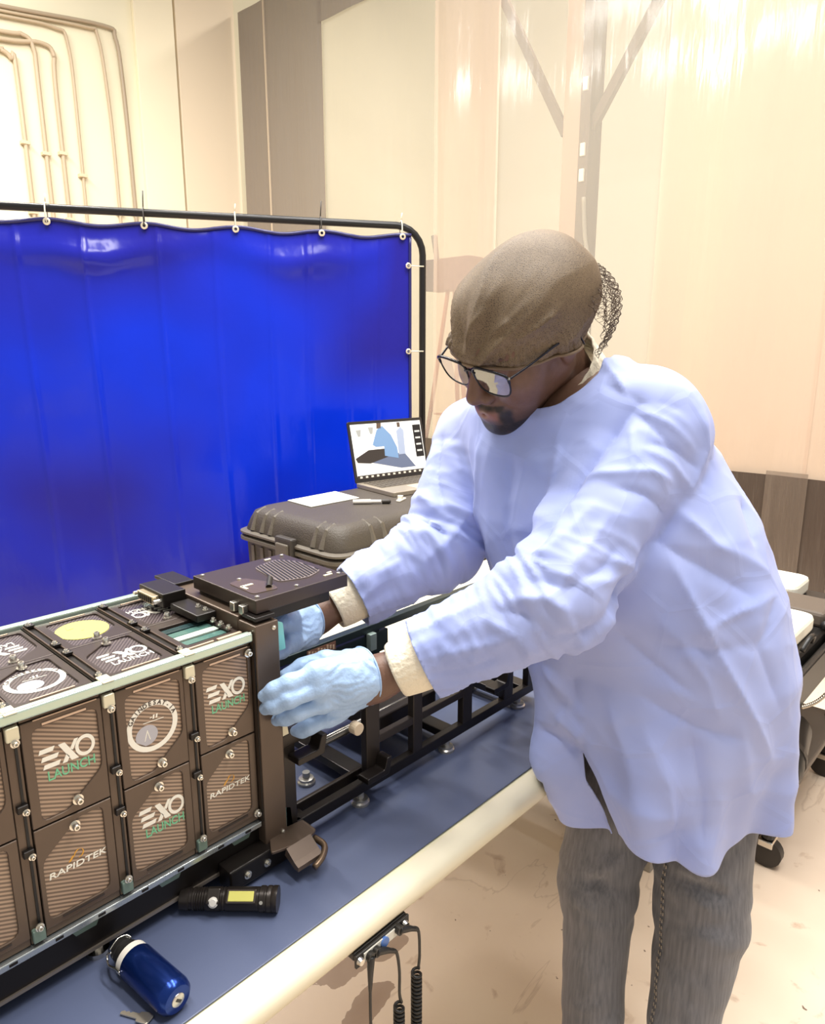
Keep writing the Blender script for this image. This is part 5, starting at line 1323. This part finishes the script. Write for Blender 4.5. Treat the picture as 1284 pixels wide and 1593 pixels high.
def s_neck(P):
    return np.where(P[:, 2] > 1.3, cone(P, nk0+tow*.022, nk1+tow*.030, .088, .098), 1.)
def s_bench(P): return np.where((P[:, 1] > .5) & (P[:, 2] < .84), np.maximum(P[:, 2]-.779, .531-P[:, 1]), 1.)
for fn in (s_sleeve, s_neck, s_bench, s_slit, s_hem):
    cvd, tq = clip(cvd, tq, fn(cvd))
COATM = bpy.data.materials.new('pale_blue_nonwoven'); COATM.use_nodes = True
def _coat():
    nt = COATM.node_tree; L = nt.links; b = nt.nodes['Principled BSDF']; b.inputs['Roughness'].default_value = .62
    b.inputs['Specular IOR Level'].default_value = .35; b.inputs['Sheen Weight'].default_value = .15
    tc = nt.nodes.new('ShaderNodeTexCoord'); n = nt.nodes.new('ShaderNodeTexNoise'); n.inputs['Scale'].default_value = 5; n.inputs['Detail'].default_value = 6
    r = nt.nodes.new('ShaderNodeValToRGB'); e = r.color_ramp.elements; e[0].position = .3; e[0].color = (*lin((156, 171, 229)), 1); e[1].position = .72; e[1].color = (*lin((180, 190, 236)), 1)
    L.new(tc.outputs['Object'], n.inputs['Vector']); L.new(n.outputs['Fac'], r.inputs[0]); L.new(r.outputs[0], b.inputs['Base Color'])
    n2 = nt.nodes.new('ShaderNodeTexNoise'); n2.noise_type = 'RIDGED_MULTIFRACTAL'; n2.inputs['Scale'].default_value = 7; n2.inputs['Detail'].default_value = 3; n2.inputs['Distortion'].default_value = .5
    L.new(tc.outputs['Object'], n2.inputs['Vector'])
    vo = nt.nodes.new('ShaderNodeTexVoronoi'); vo.feature = 'DISTANCE_TO_EDGE'; vo.inputs['Scale'].default_value = 9
    mp = nt.nodes.new('ShaderNodeMapping'); mp.inputs['Rotation'].default_value = (.4, .3, .9); L.new(tc.outputs['Object'], mp.inputs[0]); L.new(mp.outputs[0], vo.inputs['Vector'])
    rr = nt.nodes.new('ShaderNodeValToRGB'); rr.color_ramp.elements[0].position = 0; rr.color_ramp.elements[0].color = (1, 1, 1, 1); rr.color_ramp.elements[1].position = .06; rr.color_ramp.elements[1].color = (0, 0, 0, 1); L.new(vo.outputs[0], rr.inputs[0])
    ad = nt.nodes.new('ShaderNodeMath'); ad.operation = 'MULTIPLY_ADD'; L.new(rr.outputs[0], ad.inputs[0]); ad.inputs[1].default_value = .12; L.new(n2.outputs['Fac'], ad.inputs[2])
    bp = nt.nodes.new('ShaderNodeBump'); bp.inputs['Strength'].default_value = .35; bp.inputs['Distance'].default_value = .012; L.new(ad.outputs[0], bp.inputs['Height']); L.new(bp.outputs[0], b.inputs['Normal'])
_coat()
co = np_mesh('lab_coat', cvd, tq, COATM, pr)
s = co.modifiers.new('thick', 'SOLIDIFY'); s.thickness = .002; s.offset = 0
# knit collar standing round the neck
KNIT = mat('cream_knit', (250, 238, 212), .8, bump=.3, bscale=160, stretch=(1, 1, 1))
ax_ = unit(nk1-nk0); u_ = unit(np.cross(ax_, [0, 1., 0])); w_ = np.cross(ax_, u_)
vs = []; fs = []; n = 96
for j, (h, r_) in enumerate(((.000, .0755), (-.004, .0775), (-.002, .0800), (.03, .0820), (.065, .086), (.12, .096))):
    for i in range(n):
        a = 2*math.pi*i/n; rib = .0008*math.sin(a*24)
        c = nk0+ax_*(h-.026)
        vs.append(c+(u_*math.cos(a)*1.02+w_*math.sin(a)*.95)*(r_+rib))
for j in range(5):
    for i in range(n): k = (i+1) % n; fs.append((j*n+i, j*n+k, (j+1)*n+k, (j+1)*n+i))
np_mesh('collar', np.array(vs), np.array(fs), KNIT, co)
# knit cuffs
def cuff(C0, d, r0, r1, L_):
    m = MB(); n = 100; vs = []; fs = []
    u = unit(np.cross(d, [0, 0, 1.])); w = np.cross(d, u)
    prof = [(-.02, r0*.97), (-.004, r0), (.006, r0*.97), (L_*.5, (r0+r1)/2), (L_-.004, r1), (L_, r1-.0015), (L_-.001, r1-.004), (L_*.5, r1-.005)]
    for h, r_ in prof:
        for i in range(n):
            a = 2*math.pi*i/n; vs.append(C0+d*h+(u*math.cos(a)+w*math.sin(a))*(r_+.0003*math.cos(a*25)))
    for j in range(len(prof)-1):
        for i in range(n): k = (i+1) % n; fs.append((j*n+i, j*n+k, (j+1)*n+k, (j+1)*n+i))
    np_mesh('cuff', np.array(vs), np.array(fs), KNIT, co)
cuff(CL-dL*.004, dL, .0425, .0375, .042); cuff(CR-dR*.004, dR, .0425, .038, .040)

# ---- gloves
def hand_sdf(mcp, pip, dip, tip, thumb, wrist, wdir, fr):
    def fn(P):
        pal = None
        for k in range(4):
            c = cone(P, wrist+wdir*-.012+(np.array(mcp[k])-np.mean(mcp, 0))*.45, mcp[k], .0195, .0135); pal = c if pal is None else smin(pal, c, .014)
        pal = smin(pal, cone(P, wrist-wdir*.018, wrist-wdir*-.01, .0325, .030), .015)
        pal = smin(pal, cone(P, wrist, thumb[0], .02, .019), .015)
        pal = smin(pal, cone(P, thumb[0], thumb[1], .019, .0135), .012)
        pal = smin(pal, cone(P, thumb[0], mcp[0], .016, .012), .012)
        d = smin(pal, chain(P, thumb[1:], [.0135, .0115, .0088], .006), .006)
        for k in range(4):
            f_ = chain(P, [mcp[k], pip[k], dip[k], tip[k]], [.0118*fr[k], .0104*fr[k], .0094*fr[k], .0078*fr[k]], .009)
            d = smin(d, f_, .0035) if k else smin(d, f_, .0035)
        # open end at the wrist
        return np.maximum(d, -((P-(wrist-wdir*.016))@wdir))
    return fn
GLOVE = mat('blue_nitrile', (168, 196, 232), .42, bump=.25, bscale=90, var=.04, vscale=30)
def glove(J, wrist, wdir, lo, hi, wr_dir):
    fn = hand_sdf(*J, wrist, wdir, [1., 1.04, 1., .9])
    v, q = surface(fn, lo, hi, .0026); v = relax(v, q, 1, .35)
    N_ = normals(v, q); mc = np.mean(J[0], 0)
    t = ((v-mc)@unit(wrist-mc)); side_ = (v-mc)@wr_dir
    D = .0007*np.sin(side_*620+6*noise_at(v*45, 2.))*smoothstep(t, -.005, .012)*smoothstep(-t, -.06, -.03)
    D += .0009*np.sin(t*330+7*noise_at(v*40, 6.))*smoothstep(t, .045, .06)
    D += .0006*noise_at(v*70, 3.)
    for k in range(4):
        for p in (J[1][k], J[2][k]):
            dd = np.linalg.norm(v-np.array(p), axis=1); D -= .0007*np.exp(-(dd/.006)**2)*np.abs(np.sin(1100*((v-np.array(p))@unit(np.array(J[3][k])-np.array(J[0][k])))))
    v = v+N_*D[:, None]
    v, tq = clip(v, tris(q), (v-(wrist-wdir*.0145))@wdir)
    g = np_mesh('glove', v, tq, GLOVE, pr); s = g.modifiers.new('thick', 'SOLIDIFY'); s.thickness = .0008
    # rolled bead at the opening
    c = wrist-wdir*.0145; u = unit(np.cross(wdir, [0, 0, 1.])); w = np.cross(wdir, u); ringp = []
    for a in range(0, 360, 10):
        dr = u*math.cos(R(a))+w*math.sin(R(a)); t0, t1 = .01, .06
        for _ in range(18):
            tm = (t0+t1)/2
            if fn((c+wdir*.001+dr*tm)[None])[0] < 0: t0 = tm
            else: t1 = tm
        ringp.append(Vector((c+dr*(t0+.0004)).tolist()))
    MB().tube(ringp, .0013, 6, closed=True).build('glove_bead', GLOVE, g, smooth=True)
JL = ([(.5154,.652,1.0486),(.5163,.645,1.0306),(.5233,.647,1.006),(.5406,.656,.976)], [(.4828,.662,1.043),(.4782,.657,1.0258),(.4913,.66,1.0013),(.5153,.666,.9696)],
      [(.47,.674,1.035),(.4675,.672,1.0158),(.4845,.674,.9917),(.5118,.678,.9609)], [(.4631,.6895,1.024),(.4649,.6895,1.0058),(.4815,.6895,.9832),(.5096,.6895,.9565)],
      [(.5886,.655,1.0324),(.5543,.68,1.0434),(.5308,.698,1.0365),(.5110,.708,1.0282)])
JR = ([(.5766,.80,1.0589),(.5777,.812,1.0413),(.5859,.828,1.0179),(.6044,.845,.9924)], [(.5412,.79,1.0554),(.5397,.80,1.0384),(.5468,.815,1.0169),(.5696,.835,.99)],
      [(.5230,.782,1.0447),(.5213,.79,1.0304),(.5284,.805,1.0091),(.5509,.825,.9851)], [(.5151,.778,1.0301),(.5138,.785,1.0181),(.5187,.798,.9989),(.5412,.82,.9758)],
      [(.6256,.81,1.0245),(.5849,.79,1.0273),(.5532,.775,1.0298),(.5295,.765,1.0309)])
J2 = lambda J: tuple([np.array(p, float) for p in g] for g in J)
gwL = V3(.578, .640, 1.022); gwR = V3(.634, .832, 1.031)
glove(J2(JL), gwL, unit(np.mean(JL[0], 0)-WL), (.44, .59, .93), (.66, .74, 1.09), unit(V3(0, 0, 1)))
glove(J2(JR), gwR, unit(np.mean(JR[0], 0)-WR), (.49, .73, .94), (.72, .90, 1.10), unit(V3(0, 0, 1)))

# ---- jeans
KR, KL = V3(.985, .484, .55), V3(1.045, .335, .55)
AR, AL = V3(.938, .452, .07), V3(.978, .322, .07)
def jeans_sdf(P):
    d = cone(P, (1.08, .44, .92), (1.085, .42, .90), .12, .13)
    d = smin(d, chain(P, [V3(1.06, .485, .86), KR, V3(.950, .464, .34), AR], [.075, .066, .050, .047], .008), .03)
    return smin(d, chain(P, [V3(1.10, .355, .86), KL, V3(1.005, .328, .35), AL], [.080, .073, .054, .048], .008), .012)
jv, jq = surface(jeans_sdf, (.84, .18, .0), (1.3, .62, 1.0), .007, 1); jn = normals(jv, jq)
D = .005*noise_at(jv*np.array([11, 11, 7]), 3.)+.0022*noise_at(jv*30, 8.)
for (K, sd_) in ((KR, 1), (KL, -1)):
    near = np.clip(1-(np.linalg.norm((jv-K)[:, :2], axis=1)-.07)/.03, 0, 1)
    zr = jv[:, 2]-K[2]; an = np.arctan2(jv[:, 1]-K[1], jv[:, 0]-K[0])
    for z0, tl, am, wd in ((.055, .35, .007, .013), (.025, -.45, -.008, .012), (-.005, .5, .006, .014), (-.05, -.3, -.004, .014), (.10, .2, -.005, .016), (-.38, .25, .007, .012), (-.41, -.2, -.006, .010), (-.435, .3, .006, .010)):
        D += .6*near*am*np.exp(-((zr-z0-tl*.05*np.sin(an*1.0+sd_+z0*20))/wd)**2)*(.6+.4*np.sin(an*2+z0*60))
for pts, amp, wd in JFOLDS: fold(jv, jn, D, pts, amp, wd)
jv = jv+jn*D[:, None]
jv, jt = clip(jv, tris(jq), jv[:, 2]-.045); jv, jt = clip(jv, jt, .93-jv[:, 2])
JEAN = bpy.data.materials.new('grey_denim'); JEAN.use_nodes = True
def _jean():
    nt = JEAN.node_tree; L = nt.links; b = nt.nodes['Principled BSDF']; b.inputs['Roughness'].default_value = .85; b.inputs['Sheen Weight'].default_value = .2
    tc = nt.nodes.new('ShaderNodeTexCoord'); mp = nt.nodes.new('ShaderNodeMapping'); mp.inputs['Scale'].default_value = (1, 1, .06)
    n = nt.nodes.new('ShaderNodeTexNoise'); n.inputs['Scale'].default_value = 220; n.inputs['Detail'].default_value = 3
    L.new(tc.outputs['Object'], mp.inputs[0]); L.new(mp.outputs[0], n.inputs['Vector'])
    n2 = nt.nodes.new('ShaderNodeTexNoise'); n2.inputs['Scale'].default_value = 7; n2.inputs['Detail'].default_value = 5; L.new(tc.outputs['Object'], n2.inputs['Vector'])
    r = nt.nodes.new('ShaderNodeValToRGB'); e = r.color_ramp.elements; e[0].position = .3; e[0].color = (*lin((86, 87, 92)), 1); e[1].position = .7; e[1].color = (*lin((126, 125, 130)), 1)
    ad = nt.nodes.new('ShaderNodeMath'); ad.operation = 'MULTIPLY_ADD'; L.new(n.outputs['Fac'], ad.inputs[0]); ad.inputs[1].default_value = .6; 
    m2 = nt.nodes.new('ShaderNodeMath'); m2.operation = 'MULTIPLY'; L.new(n2.outputs['Fac'], m2.inputs[0]); m2.inputs[1].default_value = .45; L.new(m2.outputs[0], ad.inputs[2])
    L.new(ad.outputs[0], r.inputs[0]); L.new(r.outputs[0], b.inputs['Base Color'])
    bp = nt.nodes.new('ShaderNodeBump'); bp.inputs['Strength'].default_value = .3; bp.inputs['Distance'].default_value = .002; L.new(n.outputs['Fac'], bp.inputs['Height']); L.new(bp.outputs[0], b.inputs['Normal'])
_jean()
je = np_mesh('jeans', jv, jt, JEAN, pr)
s = je.modifiers.new('thick', 'SOLIDIFY'); s.thickness = .003; s.offset = -1
# inseam stitching: dashes laid on the cloth
def stitch(K, A_, ang):
    mb = MB(); prev = []
    for k in range(64):
        z = .09+.0115*k
        if z > .74: break
        t = (z-A_[2])/(K[2]-A_[2]); c = A_+(K-A_)*min(t, 1.3)
        for off in (0, .0045):
            dr = V3(math.cos(ang), math.sin(ang), 0); tn = V3(-dr[1], dr[0], 0)
            # cast outward onto the displaced cloth
            q = jv-c; m = (np.abs(q[:, 2]-(z-c[2])) < .009) & ((q@dr) > 0) & (np.abs(q@tn-off) < .009)
            if not m.any(): continue
            rr = (q[m]@dr).max(); p = c+dr*(rr+.0012)+tn*off; p[2] = z
            mb.tube([Vector(p.tolist())-Vector((0, 0, .0032)), Vector(p.tolist())+Vector((0, 0, .0032))], .0011, 5)
    o = mb.build('inseam_stitching', mat('stitch_thread', (150, 140, 128), .7), je, smooth=True); o['kind'] = 'stuff'
stitch(KR, AR, R(-62)); stitch(KL, AL, R(150))
# ---- shoes
SHOE = mat('dark_shoe', (50, 44, 40), .5); SOLE = mat('shoe_sole', (200, 192, 176), .6)
for A_ in (AR, AL):
    fd = unit(V3(-.98, -.2, 0)); sdv = V3(-fd[1], fd[0], 0); base = V3(A_[0], A_[1], 0)
    def shoe(P):
        d = cone(P, base+fd*-.055+V3(0, 0, .045), base+fd*.06+V3(0, 0, .045), .038, .042)
        d = smin(d, cone(P, base+fd*.06+V3(0, 0, .042), base+fd*.165+V3(0, 0, .036), .043, .032), .03)
        d = smin(d, cone(P, base+V3(0, 0, .06), base+V3(0, 0, .115), .045, .046), .03)
        return smax(d, .020-P[..., 2], .006)
    v, q = surface(shoe, base+V3(-.26, -.16, 0), base+V3(.16, .16, .17), .007)
    np_mesh('shoe', v, q, SHOE, pr)
    pts = [base+fd*a+sdv*b for a, b in ((-.098, 0), (-.085, .032), (-.02, .040), (.07, .047), (.15, .042), (.195, .02), (.203, 0), (.195, -.02), (.15, -.040), (.07, -.044), (-.02, -.040), (-.085, -.032))]
    sp = smooth_path([Vector(p.tolist()) for p in pts], 3, closed=True)
    MB().prism([(p.x, p.y) for p in sp], Matrix.Translation((0, 0, 0)), .024).build('sole', SOLE, pr, bevel=.004)
